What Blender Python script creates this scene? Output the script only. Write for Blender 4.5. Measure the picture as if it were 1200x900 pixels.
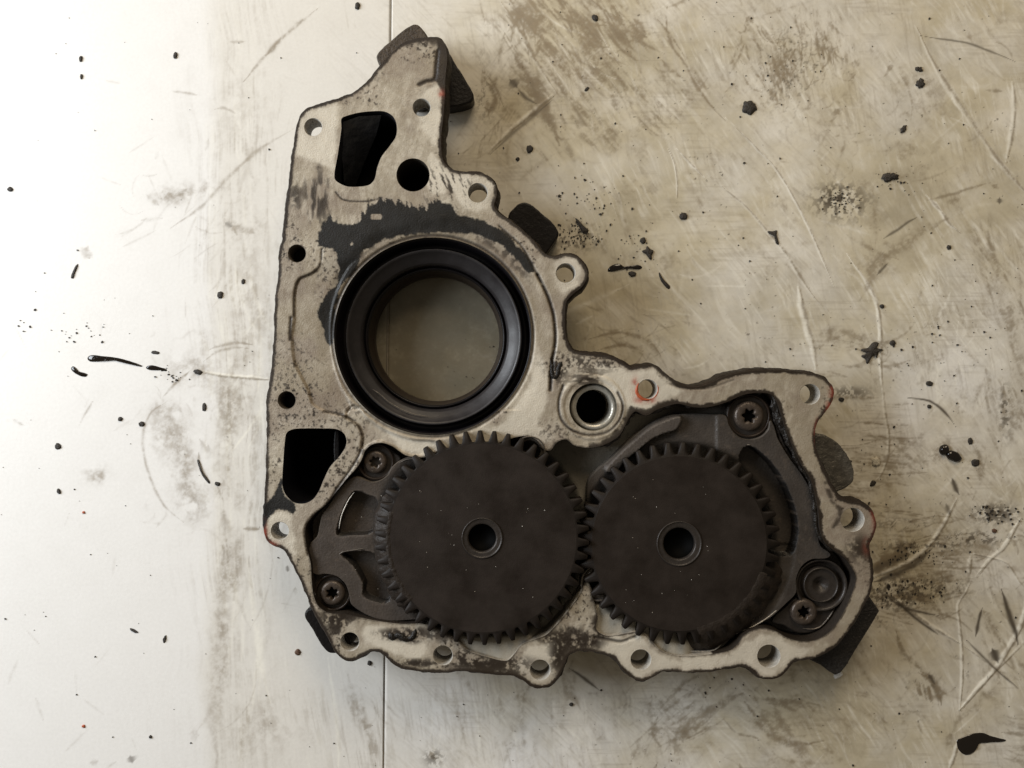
import bpy, math, random
import numpy as np
from mathutils import Vector
from mathutils.geometry import delaunay_2d_cdt

# ------------------------------------------------------------------ camera, light, exposure
S = bpy.context.scene
for o in list(bpy.data.objects): bpy.data.objects.remove(o)
C = S.collection
MM = 0.001
FZ = 40.0                      # height of the cover's machined face above the worktop, mm
CH = 540.0                     # height of the camera, mm
cam_d = bpy.data.cameras.new("camera"); cam = bpy.data.objects.new("camera", cam_d); C.objects.link(cam)
cam.location = (0, 0, CH*MM); cam_d.lens = 30.0; cam_d.sensor_width = 36.0
cam_d.clip_start = 0.01; cam_d.clip_end = 50
S.camera = cam
w = bpy.data.worlds.new("World"); S.world = w; w.use_nodes = True
bg = w.node_tree.nodes['Background']
bg.inputs[0].default_value = (1.0, .86, .66, 1); bg.inputs[1].default_value = 0.13
def area(name, loc, target, sx, sy, power, col):
    d = bpy.data.lights.new(name, 'AREA'); d.shape = 'RECTANGLE'; d.size = sx; d.size_y = sy
    d.energy = power; d.color = col
    o = bpy.data.objects.new(name, d); C.objects.link(o); o.location = loc
    o.rotation_euler = (Vector(target)-Vector(loc)).to_track_quat('-Z', 'Y').to_euler()
    return o
# daylight from a window to the left, warm room lamp above and to the right
area('window_light', (-1.15, .30, .62), (-.15, 0, 0), .75, .75, 22.0, (.90, .95, 1.0))
area('room_lamp', (.15, 1.35, 1.05), (.15, 0, 0), .8, .8, 13.0, (1.0, .83, .60))
S.view_settings.view_transform = 'Standard'; S.view_settings.look = 'None'
S.view_settings.exposure = 0.0; S.view_settings.gamma = 1.0
S.render.engine = 'CYCLES'

# ------------------------------------------------------------------ numeric helpers
rng = np.random.default_rng(7); random.seed(7)
def sc(z): return 0.5*(CH-z)/500.0           # mm of world per photograph pixel at height z
def W(p, z):                                  # plan position (mm) of a point seen at pixel p when it lies at height z
    p = np.asarray(p, float).reshape(-1, 2)
    return np.stack([(p[:, 0]-600)*sc(z), (450-p[:, 1])*sc(z)], 1)
def vnoise(x, y, seed=0):
    r = np.random.default_rng(seed).random((256, 256)).astype(np.float32)
    xi = np.floor(x).astype(int); yi = np.floor(y).astype(int)
    fx = (x-xi); fy = (y-yi); fx = fx*fx*(3-2*fx); fy = fy*fy*(3-2*fy)
    a = r[yi & 255, xi & 255]; b = r[yi & 255, (xi+1) & 255]; c = r[(yi+1) & 255, xi & 255]; d = r[(yi+1) & 255, (xi+1) & 255]
    return (a*(1-fx)+b*fx)*(1-fy)+(c*(1-fx)+d*fx)*fy
def fbm(x, y, s, seed=0, oct=4, g=.5):
    v = 0; a = 1; t = 0
    for k in range(oct):
        v = v+a*vnoise(x/s*2**k+13.7*k, y/s*2**k+7.1*k, seed+k); t += a; a *= g
    return v/t
def ss(a, b, x):
    t = np.clip((x-a)/(b-a), 0, 1); return t*t*(3-2*t)
def resample(P, step, closed=True):
    P = np.asarray(P, float); n = len(P); out = []
    rngk = range(n if closed else n-1)
    for i in rngk:
        p0 = P[(i-1) % n] if closed or i > 0 else P[i]; p1 = P[i]; p2 = P[(i+1) % n]
        p3 = P[(i+2) % n] if closed or i+2 < n else p2
        L = np.hypot(*(p2-p1)); m = max(1, int(round(L/step)))
        # centripetal-like tangents limited to the segment length
        t1 = (p2-p0); t2 = (p3-p1)
        t1 = t1/max(np.hypot(*t1), 1e-6)*L*.9; t2 = t2/max(np.hypot(*t2), 1e-6)*L*.9
        for k in range(m):
            t = k/m; h = t*t*(3-2*t)
            out.append(p1*(1-h)+p2*h+t1*(t**3-2*t**2+t)+t2*(t**3-t**2))
    if not closed: out.append(P[-1])
    return np.array(out)
def circ(cx, cy, r, n=40, ph=0):
    a = np.arange(n)/n*2*np.pi+ph
    return np.stack([cx+r*np.cos(a), cy+r*np.sin(a)], 1)
def inside(x, y, P):
    c = np.zeros(len(x), bool); n = len(P)
    for i in range(n):
        x1, y1 = P[i]; x2, y2 = P[(i+1) % n]
        if y1 == y2: continue
        m = (y1 > y) != (y2 > y)
        xx = (x2-x1)*(y-y1)/(y2-y1)+x1
        c ^= m & (x < xx)
    return c
def dist_poly(x, y, P, closed=True, far=60):
    P = np.asarray(P, float); d = np.full(x.shape, far, float)
    m = (x > P[:, 0].min()-far) & (x < P[:, 0].max()+far) & (y > P[:, 1].min()-far) & (y < P[:, 1].max()+far)
    if not m.any(): return d
    xs = x[m]; ys = y[m]; dd = np.full(xs.shape, float(far)**2)
    n = len(P)
    for i in range(n if closed else n-1):
        a = P[i]; b = P[(i+1) % n]; v = b-a; L = v@v
        if L < 1e-9: L = 1e-9
        t = np.clip(((xs-a[0])*v[0]+(ys-a[1])*v[1])/L, 0, 1)
        q = (xs-a[0]-t*v[0])**2+(ys-a[1]-t*v[1])**2
        dd = np.minimum(dd, q)
    d[m] = np.sqrt(dd); return d
def sdist(x, y, P, far=40):                    # + inside
    d = dist_poly(x, y, P, True, far)
    return np.where(inside(x, y, P), d, -d)
def ccw(P):
    P = np.asarray(P); a = (P[:, 0]*np.roll(P[:, 1], -1)-np.roll(P[:, 0], -1)*P[:, 1]).sum()
    return P if a > 0 else P[::-1]
def normals(P):                                # outward for a counter-clockwise loop
    t = np.roll(P, -1, 0)-np.roll(P, 1, 0); t /= np.maximum(np.hypot(t[:, 0], t[:, 1]), 1e-9)[:, None]
    return np.stack([t[:, 1], -t[:, 0]], 1)

# ------------------------------------------------------------------ materials
def mat(name, col=(.5, .5, .5), rough=.5, metal=0., attr=False, bump=0., bscale=900., var=0., vscale=250., spec=.5, rvar=0., coat=0.):
    m = bpy.data.materials.new(name); m.use_nodes = True; nt = m.node_tree; N = nt.nodes; L = nt.links
    b = N['Principled BSDF']; b.inputs['Roughness'].default_value = rough; b.inputs['Metallic'].default_value = metal
    b.inputs['Specular IOR Level'].default_value = spec; b.inputs['Coat Weight'].default_value = coat
    tc = N.new('ShaderNodeTexCoord')
    if attr:
        a = N.new('ShaderNodeAttribute'); a.attribute_name = 'col'; src = a.outputs['Color']
    else:
        r = N.new('ShaderNodeRGB'); r.outputs[0].default_value = (*col, 1); src = r.outputs[0]
    if var > 0:
        n = N.new('ShaderNodeTexNoise'); n.inputs['Scale'].default_value = vscale; n.inputs['Detail'].default_value = 6; n.inputs['Roughness'].default_value = .65
        L.new(tc.outputs['Object'], n.inputs['Vector'])
        mr = N.new('ShaderNodeMapRange'); mr.inputs['From Min'].default_value = .25; mr.inputs['From Max'].default_value = .75
        mr.inputs['To Min'].default_value = 1-var; mr.inputs['To Max'].default_value = 1+var
        L.new(n.outputs['Fac'], mr.inputs['Value'])
        mx = N.new('ShaderNodeVectorMath'); mx.operation = 'SCALE'
        L.new(src, mx.inputs[0]); L.new(mr.outputs[0], mx.inputs['Scale']); src = mx.outputs[0]
    L.new(src, b.inputs['Base Color'])
    if rvar > 0:
        n2 = N.new('ShaderNodeTexNoise'); n2.inputs['Scale'].default_value = 60; n2.inputs['Detail'].default_value = 5
        L.new(tc.outputs['Object'], n2.inputs['Vector'])
        m2 = N.new('ShaderNodeMapRange'); m2.inputs['From Min'].default_value = .3; m2.inputs['From Max'].default_value = .7
        m2.inputs['To Min'].default_value = max(.03, rough-rvar); m2.inputs['To Max'].default_value = min(1, rough+rvar)
        L.new(n2.outputs['Fac'], m2.inputs['Value']); L.new(m2.outputs[0], b.inputs['Roughness'])
    if bump > 0:
        n3 = N.new('ShaderNodeTexNoise'); n3.inputs['Scale'].default_value = bscale; n3.inputs['Detail'].default_value = 5
        L.new(tc.outputs['Object'], n3.inputs['Vector'])
        bp = N.new('ShaderNodeBump'); bp.inputs['Strength'].default_value = 1; bp.inputs['Distance'].default_value = bump
        L.new(n3.outputs['Fac'], bp.inputs['Height']); L.new(bp.outputs[0], b.inputs['Normal'])
    return m
M_table = mat('worn_white_film', attr=True, rough=.42, bump=.00004, bscale=420, var=.04, vscale=500, spec=.5, rvar=.10)
M_cast = mat('stained_aluminium', attr=True, rough=.50, metal=.12, bump=.00022, bscale=1100, var=.06, vscale=900, rvar=.15, spec=.4)
M_side = mat('dirty_casting_side', attr=True, rough=.6, metal=.0, bump=.0005, bscale=900, var=.35, vscale=500, spec=.18)
M_dark = mat('oily_dark_casting', attr=True, rough=.46, metal=.0, spec=.28, bump=.00025, bscale=900, var=.18, vscale=700, rvar=.12)
M_gear = mat('dull_dark_steel', (.020, .0145, .0112), rough=.55, metal=.0, bump=.00010, bscale=1500, var=.38, vscale=60, rvar=.14, spec=.25)
M_tooth = mat('oily_tooth_steel', (.0145, .0108, .0085), rough=.55, metal=.0, bump=.0001, bscale=900, var=.3, vscale=300, spec=.2)
M_steel = mat('bright_worn_steel', (.50, .46, .40), rough=.42, metal=.6, bump=.0002, bscale=900, var=.3, vscale=400)
M_dull = mat('tarnished_steel', (.16, .14, .12), rough=.38, metal=.6, bump=.0002, bscale=900, var=.3, vscale=400)
M_dull2 = mat('dark_hub_steel', (.035, .029, .025), rough=.38, spec=.35, metal=.15, bump=.00015, bscale=900, var=.3, vscale=400)
M_lug = mat('dirty_dark_casting', (.062, .047, .034), rough=.55, metal=.0, spec=.3, bump=.0008, bscale=700, var=.45, vscale=260)
M_lugb = mat('black_painted_lug', (.008, .0065, .006), rough=.45, spec=.22, bump=.0003, bscale=500, var=.3, vscale=200)
M_lugg = mat('mottled_grey_lug', (.12, .11, .095), rough=.38, metal=.5, bump=.0008, bscale=500, var=.6, vscale=240)
M_screw = mat('oily_screw_steel', (.075, .058, .046), rough=.34, metal=.3, spec=.4, bump=.00025, bscale=700, var=.35, vscale=350)
M_rub = mat('black_oily_rubber', (.006, .005, .006), rough=.34, bump=.00005, bscale=500, var=.3, vscale=160, spec=.3, rvar=.10)
M_rubg = mat('worn_grey_rubber', (.020, .0175, .0185), rough=.46, bump=.00006, bscale=500, var=.3, vscale=120, spec=.5, rvar=.12)
M_brn = mat('brown_oil_film', (.022, .015, .011), rough=.35, spec=.25, bump=.00006, bscale=500, var=.3, vscale=200)
M_black = mat('black_depth_and_sludge', (.002, .002, .002), rough=.6, var=.2, spec=.05)  # near black: stands in for dark depth in bores and sockets, sludge in pockets
M_oil = mat('wet_black_oil', (.010, .007, .005), rough=.10, spec=.6, bump=.0001, bscale=500)
M_crumb = mat('dark_grit', (.030, .024, .018), rough=.6, bump=.0006, bscale=1500, var=.4, vscale=900)
M_rust = mat('rusty_grit', (.11, .055, .03), rough=.6, bump=.0006, bscale=1500, var=.4, vscale=900)
M_red = mat('red_sealant', (.40, .085, .03), rough=.5, var=.25, vscale=600)
M_white = mat('white_foam_chip', (.75, .75, .74), rough=.7)
M_gap = mat('dark_joint_dirt', (.28, .24, .19), rough=.8, var=.3)

# ------------------------------------------------------------------ object helpers
def link(name, me, m=None, parent=None):
    o = bpy.data.objects.new(name, me); C.objects.link(o)
    if m is not None and me is not None: me.materials.append(m)
    if parent is not None: o.parent = parent
    return o
def tagit(o, label=None, cat=None, group=None, kind=None):
    for k, v in (('label', label), ('category', cat), ('group', group), ('kind', kind)):
        if v: o[k] = v
    return o
def mesh(name, V, F, smooth=False, col=None):
    V = np.asarray(V, np.float32); me = bpy.data.meshes.new(name)
    if isinstance(F, np.ndarray):
        k = F.shape[1]; me.vertices.add(len(V)); me.vertices.foreach_set('co', V.ravel())
        me.loops.add(F.size); me.loops.foreach_set('vertex_index', F.astype(np.int32).ravel())
        me.polygons.add(len(F)); me.polygons.foreach_set('loop_start', (np.arange(len(F))*k).astype(np.int32))
        me.update(calc_edges=True)
    else:
        me.from_pydata([tuple(map(float, v)) for v in V], [], F); me.update()
    if smooth: me.polygons.foreach_set('use_smooth', np.ones(len(me.polygons), bool))
    if col is not None:
        a = me.color_attributes.new('col', 'FLOAT_COLOR', 'POINT')
        c = np.ones((len(V), 4), np.float32); c[:, :3] = col; a.data.foreach_set('color', c.ravel())
    return me
def ring_faces(n, base0, base1, flip=False):
    i = np.arange(n); j = (i+1) % n
    f = np.stack([base0+i, base0+j, base1+j, base1+i], 1)
    return f[:, ::-1] if flip else f
def slab(name, outer, holes, zf, colf, m, parent, zref, spacing=2.0, cons=(), rim=((1.2, -1.0), (2.0, -2.5)), zbot=24., rimcol=None, smooth=True, seed=1, rimjit=.6, sidem=None):
    """A plate with real thickness: the top is triangulated round its holes and carries relief zf (mm) and colour colf;
    holes: (loop, bottom z, floor material or None, wall colour). All loops are in photograph pixels at height zref."""
    r = np.random.default_rng(seed)
    outer = ccw(outer); cons = [ccw(c) for c in cons]
    loops = [outer]+[ccw(h[0]) for h in holes]
    x0, y0 = outer.min(0); x1, y1 = outer.max(0); s = spacing
    gy = np.arange(y0, y1, s*.87); pts = []
    for k, yy in enumerate(gy):
        gx = np.arange(x0+(k % 2)*s*.5, x1, s); pts.append(np.stack([gx, np.full(len(gx), yy)], 1))
    G = np.concatenate(pts); G = G+r.normal(0, s*.08, G.shape)
    ok = inside(G[:, 0], G[:, 1], outer) & (dist_poly(G[:, 0], G[:, 1], outer, True, 8) > s*.6)
    for h in loops[1:]:
        ok &= ~inside(G[:, 0], G[:, 1], h) & (dist_poly(G[:, 0], G[:, 1], h, True, 8) > s*.6)
    for c in cons: ok &= dist_poly(G[:, 0], G[:, 1], c, True, 8) > .55
    G = G[ok]
    V = []; E = []
    for c in loops+list(cons):
        b = sum(len(q) for q in V); n = len(c); V.append(c); E += [(b+i, b+(i+1) % n) for i in range(n)]
    V.append(G); A = np.concatenate(V)
    res = delaunay_2d_cdt([Vector((float(p[0]), float(p[1]))) for p in A], E, [], 0, 1e-4, False)
    P = np.array([(v.x, v.y) for v in res[0]]); T = np.array([f for f in res[2] if len(f) == 3])
    cen = P[T].mean(1); keep = inside(cen[:, 0], cen[:, 1], outer)
    for h in loops[1:]: keep &= ~inside(cen[:, 0], cen[:, 1], h)
    T = T[keep]
    a, b, c = P[T[:, 0]], P[T[:, 1]], P[T[:, 2]]
    ar = (b[:, 0]-a[:, 0])*(c[:, 1]-a[:, 1])-(b[:, 1]-a[:, 1])*(c[:, 0]-a[:, 0])
    T[ar > 0] = T[ar > 0][:, ::-1]                  # pixel rows run down, so flip to face up
    Z = zf(P[:, 0], P[:, 1]); XY = W(P, zref)
    col = colf(P[:, 0], P[:, 1])
    o = link(name, mesh(name, np.c_[XY, Z]*MM, T, smooth, col), m, parent)
    # walls, one mesh joined to nothing else: outer skirt with a worn chamfer, then the bores
    VV = []; FF = []; CC = []; base = 0
    rc = np.array(rimcol if rimcol is not None else (.07, .055, .04))
    n = len(outer); nrm = normals(outer); z0 = zf(outer[:, 0], outer[:, 1])
    jit = (fbm(outer[:, 0]*1.0, outer[:, 1]*1.0, 7, seed+5, 3)-.5)*2*rimjit
    rings = [(0, 0)]+list(rim)+[(rim[-1][0]+.6, None)]
    for k, (off, dz) in enumerate(rings):
        p = outer+nrm*((off+(jit if k else 0))[:, None] if k else 0); q = W(p, zref)
        z = z0+dz if dz is not None else np.full(n, zbot)
        VV.append(np.c_[q, z]); cc = colf(outer[:, 0], outer[:, 1]) if k == 0 else rc*(.6+.9*fbm(p[:, 0], p[:, 1]+k*9, 9, seed+9, 3))[:, None]
        CC.append(cc)
        if k: FF.append(ring_faces(n, base-n, base, False))
        base += n
    for (h, zb, fm, wc), hl in zip(holes, loops[1:]):
        n = len(hl); nrm = normals(hl); z0 = zf(hl[:, 0], hl[:, 1])
        for k, (off, dz) in enumerate([(0, 0), (-.7, -.7), (-.7, None)]):
            p = hl+nrm*off; q = W(p, zref); z = z0+dz if dz is not None else np.full(n, zb)
            VV.append(np.c_[q, z]); CC.append(wc(hl[:, 0], hl[:, 1]) if callable(wc) else np.tile(np.array(wc)*(1.4 if k == 0 else 1.), (n, 1)))
            if k: FF.append(ring_faces(n, base-n, base, True))
            base += n
    wall = link(name+'_side', mesh(name+'_side', np.concatenate(VV)*MM, np.concatenate(FF), True, np.concatenate(CC)), sidem or m, parent)
    for h, zb, fm, wc in holes:
        if fm is not None:
            hl = ccw(h); q = W(hl, zref)
            link('pocket_floor', mesh('pocket_floor', np.c_[q, np.full(len(q), zb+.01)]*MM, [list(range(len(q)))[::-1]]), fm, parent)
    return o
def inset_pair(P, w=.8, step=2.0, dense=True):
    P = ccw(resample(P, step) if dense else P); return P, P-normals(P)*w
def prism(name, poly, z0, z1, m, parent, zref=None, bev=1.0, step=2.5, dense=True, rough=0.):
    zref = z1 if zref is None else zref
    P = ccw(resample(poly, step) if dense else np.asarray(poly, float)); n = len(P); nr = normals(P)
    if rough: P = P+nr*((fbm(P[:, 0], P[:, 1], 6, 3, 3)-.5)*rough)[:, None]
    VV = []; 
    for off, z in ((-bev*1.8, z1), (-bev*.55, z1-bev*.28), (0, z1-bev), (0, z0)):
        VV.append(np.c_[W(P+nr*off, zref), np.full(n, z)])
    F = [list(range(n))[::-1]]
    for k in range(3): F += [list(f) for f in ring_faces(n, k*n, (k+1)*n, False)]
    o = link(name, mesh(name, np.concatenate(VV)*MM, F, False), m, parent); return o
def lathe(name, cx, cy, prof, m, parent, zref, n=72, smooth=True, closed=False):
    """prof: (radius in pixels at zref, z mm) from outside to inside."""
    c = W((cx, cy), zref)[0]; k = sc(zref); a = np.arange(n)/n*2*np.pi; V = []; F = []
    for r, z in prof: V.append(np.stack([c[0]+r*k*np.cos(a), c[1]+r*k*np.sin(a), np.full(n, z)], 1))
    m_ = len(prof)
    for i in range(m_-1): F.append(ring_faces(n, i*n, (i+1)*n, False))
    F = [list(map(int, f)) for f in np.concatenate(F)]
    if closed: F.append(list(range((m_-1)*n, m_*n)))
    return link(name, mesh(name, np.concatenate(V)*MM, F, smooth), m, parent)
def tube(name, pts, z, r, m, parent, zref, sides=8, taper=True):
    P = resample(pts, 2.5, False); q = W(P, zref); n = len(q)
    t = np.gradient(q, axis=0); t /= np.maximum(np.hypot(t[:, 0], t[:, 1]), 1e-9)[:, None]
    nx = np.stack([-t[:, 1], t[:, 0]], 1); V = []; F = []
    for i in range(n):
        rr = r*(min(1, .25+i/4, .25+(n-1-i)/4) if taper else 1)
        rr *= .8+.4*random.random()
        for k in range(sides):
            a = k/sides*2*math.pi
            V.append((q[i, 0]+nx[i, 0]*math.cos(a)*rr, q[i, 1]+nx[i, 1]*math.cos(a)*rr, z+math.sin(a)*rr))
    for i in range(n-1):
        for k in range(sides):
            F.append([i*sides+k, i*sides+(k+1) % sides, (i+1)*sides+(k+1) % sides, (i+1)*sides+k])
    return link(name, mesh(name, np.array(V)*MM, F, True), m, parent)

# ================================================================== THE WORKTOP
exec_table = True
CLEAN = np.array([.84, .825, .80]); BEIGE = np.array([.555, .495, .365]); BROWN = np.array([.27, .205, .125]); DARK = np.array([.045, .033, .022])
def build_table():
    us = np.r_[np.arange(-60, 150, 1.7), np.arange(150, 1262, 1.12)]; vs = np.arange(-50, 952, 1.12)
    ext = np.array([30, 90, 200, 420, 900, 1800.])
    us_all = np.r_[us[0]-ext[::-1], us, us[-1]+ext]; vs_all = np.r_[vs[0]-ext[::-1], vs, vs[-1]+ext]
    U, Vv = np.meshgrid(us_all, vs_all); U = U.astype(np.float32); Vv = Vv.astype(np.float32)
    H = np.zeros_like(U)                                  # relief, mm
    br = np.zeros_like(U); dk = np.zeros_like(U); lt = np.zeros_like(U)
    # -------- how dirty the film is: clean left strip, grimy right side
    warp = (fbm(U, Vv, 160, 11, 4)-.5)
    edge = ss(236, 262, U+warp*46+(fbm(U, Vv, 30, 12, 3)-.5)*8)
    film = .0+.26*edge+.54*ss(330, 640, U+warp*220-ss(700, 900, Vv)*170)
    film += ((fbm(U, Vv, 130, 21, 5, .6)-.5)*1.1+(fbm(U*.8+Vv*.5, Vv-U*.4, 42, 23, 5, .6)-.5)*.75)*ss(380, 640, U)
    film -= .42*np.exp(-(((U-1090)/70)**2+((Vv-400)/85)**2))
    film -= .25*np.exp(-(((U-1165)/60)**2+((Vv-490)/60)**2))
    film -= .38*np.exp(-(((U-1020)/60)**2+((Vv-15)/70)**2))
    film -= .30*np.exp(-(((U-640)/170)**2+((Vv-860)/55)**2))
    film -= .25*np.exp(-(((U-800)/90)**2+((Vv-830)/40)**2))
    film -= .22*np.exp(-(((U-590)/45)**2+((Vv-50)/50)**2))
    film += .30*np.exp(-(((U-690)/75)**2+((Vv-90)/95)**2))*ss(.3, .6, fbm(U+Vv*.4, Vv, 40, 31, 4))
    film += .22*np.exp(-(((U-950)/110)**2+((Vv-830)/70)**2))
    film += .18*np.exp(-(((U-740)/70)**2+((Vv-300)/110)**2))
    # -------- wiped and dragged streaks, by direction and place
    def streaks(ang, ln, wd, seed, lo=.55, hi=.8):
        a = math.radians(ang); c, s_ = math.cos(a), math.sin(a)
        wu = U+(fbm(U, Vv, 110, seed+50, 2)-.5)*34; wv = Vv+(fbm(U, Vv, 110, seed+60, 2)-.5)*34
        al = wu*c+wv*s_; ac = -wu*s_+wv*c
        f1 = .62*fbm(al/(ln*.9)*4, ac, 4., seed, 3, .6)+.38*fbm(al/(ln*.5)*2, ac, 1.9, seed+3, 2, .6)
        pt = ss(.36, .62, fbm(U, Vv, 34, seed+7, 4, .6))
        return ss(lo-.10, hi-.10, f1)*pt
    def blob(u, v, a, b): return np.exp(-(((U-u)/a)**2+((Vv-v)/b)**2))
    br += .80*streaks(52, 70, 9, 101, .5, .72)*blob(665, 20, 90, 65)
    br += .40*streaks(50, 90, 8, 102, .5, .8)*blob(760, 120, 170, 150)
    br += .40*streaks(125, 40, 7, 103, .5, .75)*blob(575, 120, 45, 60)
    br += .55*streaks(80, 30, 7, 104, .5, .75)*blob(950, 60, 60, 80)
    br += .50*streaks(75, 22, 6, 105, .5, .72)*blob(910, 80, 30, 55)
    br += .50*streaks(2, 60, 6, 106, .45, .75)*blob(1010, 540, 75, 70)
    br += .65*streaks(0, 45, 7, 107, .45, .72)*blob(1060, 655, 70, 45)
    br += .30*streaks(8, 60, 8, 108, .5, .8)*blob(960, 820, 160, 80)
    br += .25*streaks(140, 60, 8, 109, .5, .8)*blob(830, 830, 90, 60)
    br += .45*streaks(70, 40, 8, 110, .5, .78)*blob(1150, 300, 70, 200)
    br += .35*streaks(60, 60, 10, 111, .5, .78)*blob(1150, 640, 90, 160)
    br += .30*streaks(88, 120, 10, 112, .5, .8)*blob(290, 420, 60, 420)
    br += .30*streaks(80, 120, 12, 118, .5, .8)*blob(600, 850, 260, 70)
    br += .14*streaks(50, 90, 9, 113, .5, .8)*ss(520, 700, U)
    br += .45*streaks(0, 60, 14, 115, .4, .7)*blob(520, 455, 70, 35)
    br += .5*streaks(60, 26, 9, 116, .45, .7)*blob(515, 335, 40, 25)
    lt += .4*streaks(60, 60, 6, 121, .58, .8)*ss(560, 760, U)
    lt += .5*streaks(88, 140, 7, 123, .55, .75)*blob(270, 430, 40, 380)
    lt += .7*streaks(60, 40, 9, 124, .5, .7)*blob(1110, 350, 60, 90)
    film += .75*np.exp(-(((U-512)/95)**4+((Vv-400)/95)**4))  # film darkened within the seal's opening to paint in its shade
    # fine mottling and pepper
    br += .30*ss(.55, .72, fbm(U, Vv, 22, 131, 5, .65))*ss(520, 760, U)*ss(.4, .6, fbm(U, Vv, 90, 133, 3))
    pep = fbm(U, Vv, 4.5, 141, 3, .7); reg = ss(.42, .7, fbm(U, Vv, 70, 142, 3))
    def pepper(u, v, a, b, th, k=.9):
        nonlocal dk
        dk += .5*k*ss(th, th+.07, pep)*blob(u, v, a, b)
    dk += .5*ss(.80, .88, pep)*reg*ss(480, 700, U)
    pepper(985, 236, 26, 17, .50, 1.2); pepper(978, 233, 12, 10, .42, .8); pepper(1167, 602, 22, 10, .44, 1.1); pepper(1140, 631, 45, 7, .55, .9)
    pepper(1075, 640, 40, 6, .52, .8); pepper(1060, 690, 60, 12, .50, .9); pepper(1045, 706, 30, 8, .50, .8); pepper(675, 280, 22, 12, .52, .9)
    pepper(1080, 800, 20, 14, .62, .3); pepper(568, 115, 12, 24, .58, .5); pepper(941, 70, 35, 45, .64, .25)
    pepper(1178, 482, 6, 26, .50, .8); pepper(995, 460, 22, 6, .50, .8); pepper(508, 888, 10, 9, .42, .7); pepper(920, 95, 26, 50, .62, .25)
    pepper(1060, 615, 30, 6, .6, .8); pepper(1015, 720, 30, 20, .62, .6)
    # -------- hand placed marks
    def window(P, pad):
        P = np.asarray(P, float)
        i0 = np.searchsorted(us_all, P[:, 0].min()-pad); i1 = np.searchsorted(us_all, P[:, 0].max()+pad)
        j0 = np.searchsorted(vs_all, P[:, 1].min()-pad); j1 = np.searchsorted(vs_all, P[:, 1].max()+pad)
        return (slice(j0, j1), slice(i0, i1))
    def mark(P, w, F=None, k=1., h=0., soft=1., rag=.45, taper=True, smoothp=True):
        if len(P) == 2 and F is not None: k = k*(.6+.4*rng.random())
        P = np.asarray(P, float)
        if smoothp and len(P) > 2: P = resample(P, 8, False)
        sl = window(P, w*3+4); u = U[sl]; v = Vv[sl]
        if u.size == 0: return
        sh = u.shape; x = u.ravel()+(fbm(u.ravel(), v.ravel(), 14, 201, 3)-.5)*w*rag*2; y = v.ravel()+(fbm(u.ravel(), v.ravel(), 14, 202, 3)-.5)*w*rag*2
        n = len(P); best = np.full(x.shape, 1e9); tt = np.zeros(x.shape)
        for i in range(n-1):
            a = P[i]; b = P[i+1]; d = b-a; L = max(d@d, 1e-9)
            t = np.clip(((x-a[0])*d[0]+(y-a[1])*d[1])/L, 0, 1); q = (x-a[0]-t*d[0])**2+(y-a[1]-t*d[1])**2
            m = q < best; best = np.where(m, q, best); tt = np.where(m, (i+t)/(n-1), tt)
        d = np.sqrt(best).reshape(sh); tt = tt.reshape(sh)
        ww = w*(np.clip(np.minimum(tt, 1-tt)*4, .18, 1) if taper else 1)*(.55+.9*fbm(u, v, 13, 207, 2))
        p = np.exp(-(d/ww)**2) if soft >= 1 else ss(ww*(1+soft), ww*(1-soft), d)
        if F is not None: F[sl] += k*p
        if h: H[sl] += h*p
    def ridge(P, w, h=.5, k=.8, side=1.0):             # a pale crease: raised fold with a brown line along its lower right
        P = np.asarray(P, float); P = resample(P, 8, False)
        mark(P+np.array([side*w*.62, w*.55]), w*.42, br, .85, 0, 1, .3, smoothp=False)
        mark(P, w*.66, lt, k*1.5, h*.5, .7, .25, smoothp=False)
    # creases and pale scratches
    ridge([(585, 0), (600, 22), (622, 62), (650, 107)], 4.2, .18, .35)
    ridge([(652, 108), (625, 130), (598, 152), (570, 180)], 2.6, .45, .30)
    mark([(648, 117), (625, 136), (600, 157), (574, 181)], 1.6, dk, .28)
    ridge([(850, 138), (868, 155), (888, 175), (908, 196), (930, 232), (948, 268), (962, 300), (977, 336)], 2.0, .35, 1.0)
    mark([(782, 8), (781, 35), (790, 58), (803, 76), (815, 98), (832, 122), (850, 142)], 1.7, br, .9)
    mark([(770, 22), (785, 40), (800, 62)], 1.3, br, .8); mark([(800, 62), (812, 84), (828, 106)], 4.5, br, .35)
    ridge([(793, 174), (806, 188), (826, 208)], 2.0, .35, .9)
    ridge([(829, 204), (850, 222), (872, 240), (900, 272), (920, 296), (940, 328), (955, 350), (973, 366)], 2.8, .2, .5)
    ridge([(782, 172), (789, 188), (793, 210), (793, 232)], 1.5, .15, .5)
    ridge([(1072, 30), (1090, 68), (1118, 112), (1150, 160), (1175, 195), (1215, 240)], 4.5, .25, .35)
    mark([(1078, 42), (1105, 46), (1132, 50), (1160, 60), (1190, 72)], 1.1, dk, .4)
    ridge([(1186, 95), (1188, 125), (1185, 155), (1178, 190)], 3.4, .2, .45)
    ridge([(1085, 228), (1100, 245), (1112, 262), (1124, 272)], 3.6, .3, .7)
    ridge([(935, 336), (938, 356), (944, 380), (951, 405), (956, 434)], 5.0, .45, .8)
    ridge([(992, 297), (1002, 312), (1016, 332), (1026, 352), (1031, 385), (1031, 425), (1034, 460)], 3.2, .4, .85)
    ridge([(1034, 455), (1036, 480), (1041, 512), (1038, 540), (1030, 558), (1022, 566)], 2.6, .3, .6); mark([(1022, 566), (1010, 566), (1000, 566)], 2.6, lt, .6)
    mark([(823, 335), (850, 335), (878, 336)], 1.2, lt, .5); mark([(640, 375), (690, 355), (737, 333)], 3.0, lt, .45); mark([(675, 380), (695, 370)], 2, lt, .6)
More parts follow.
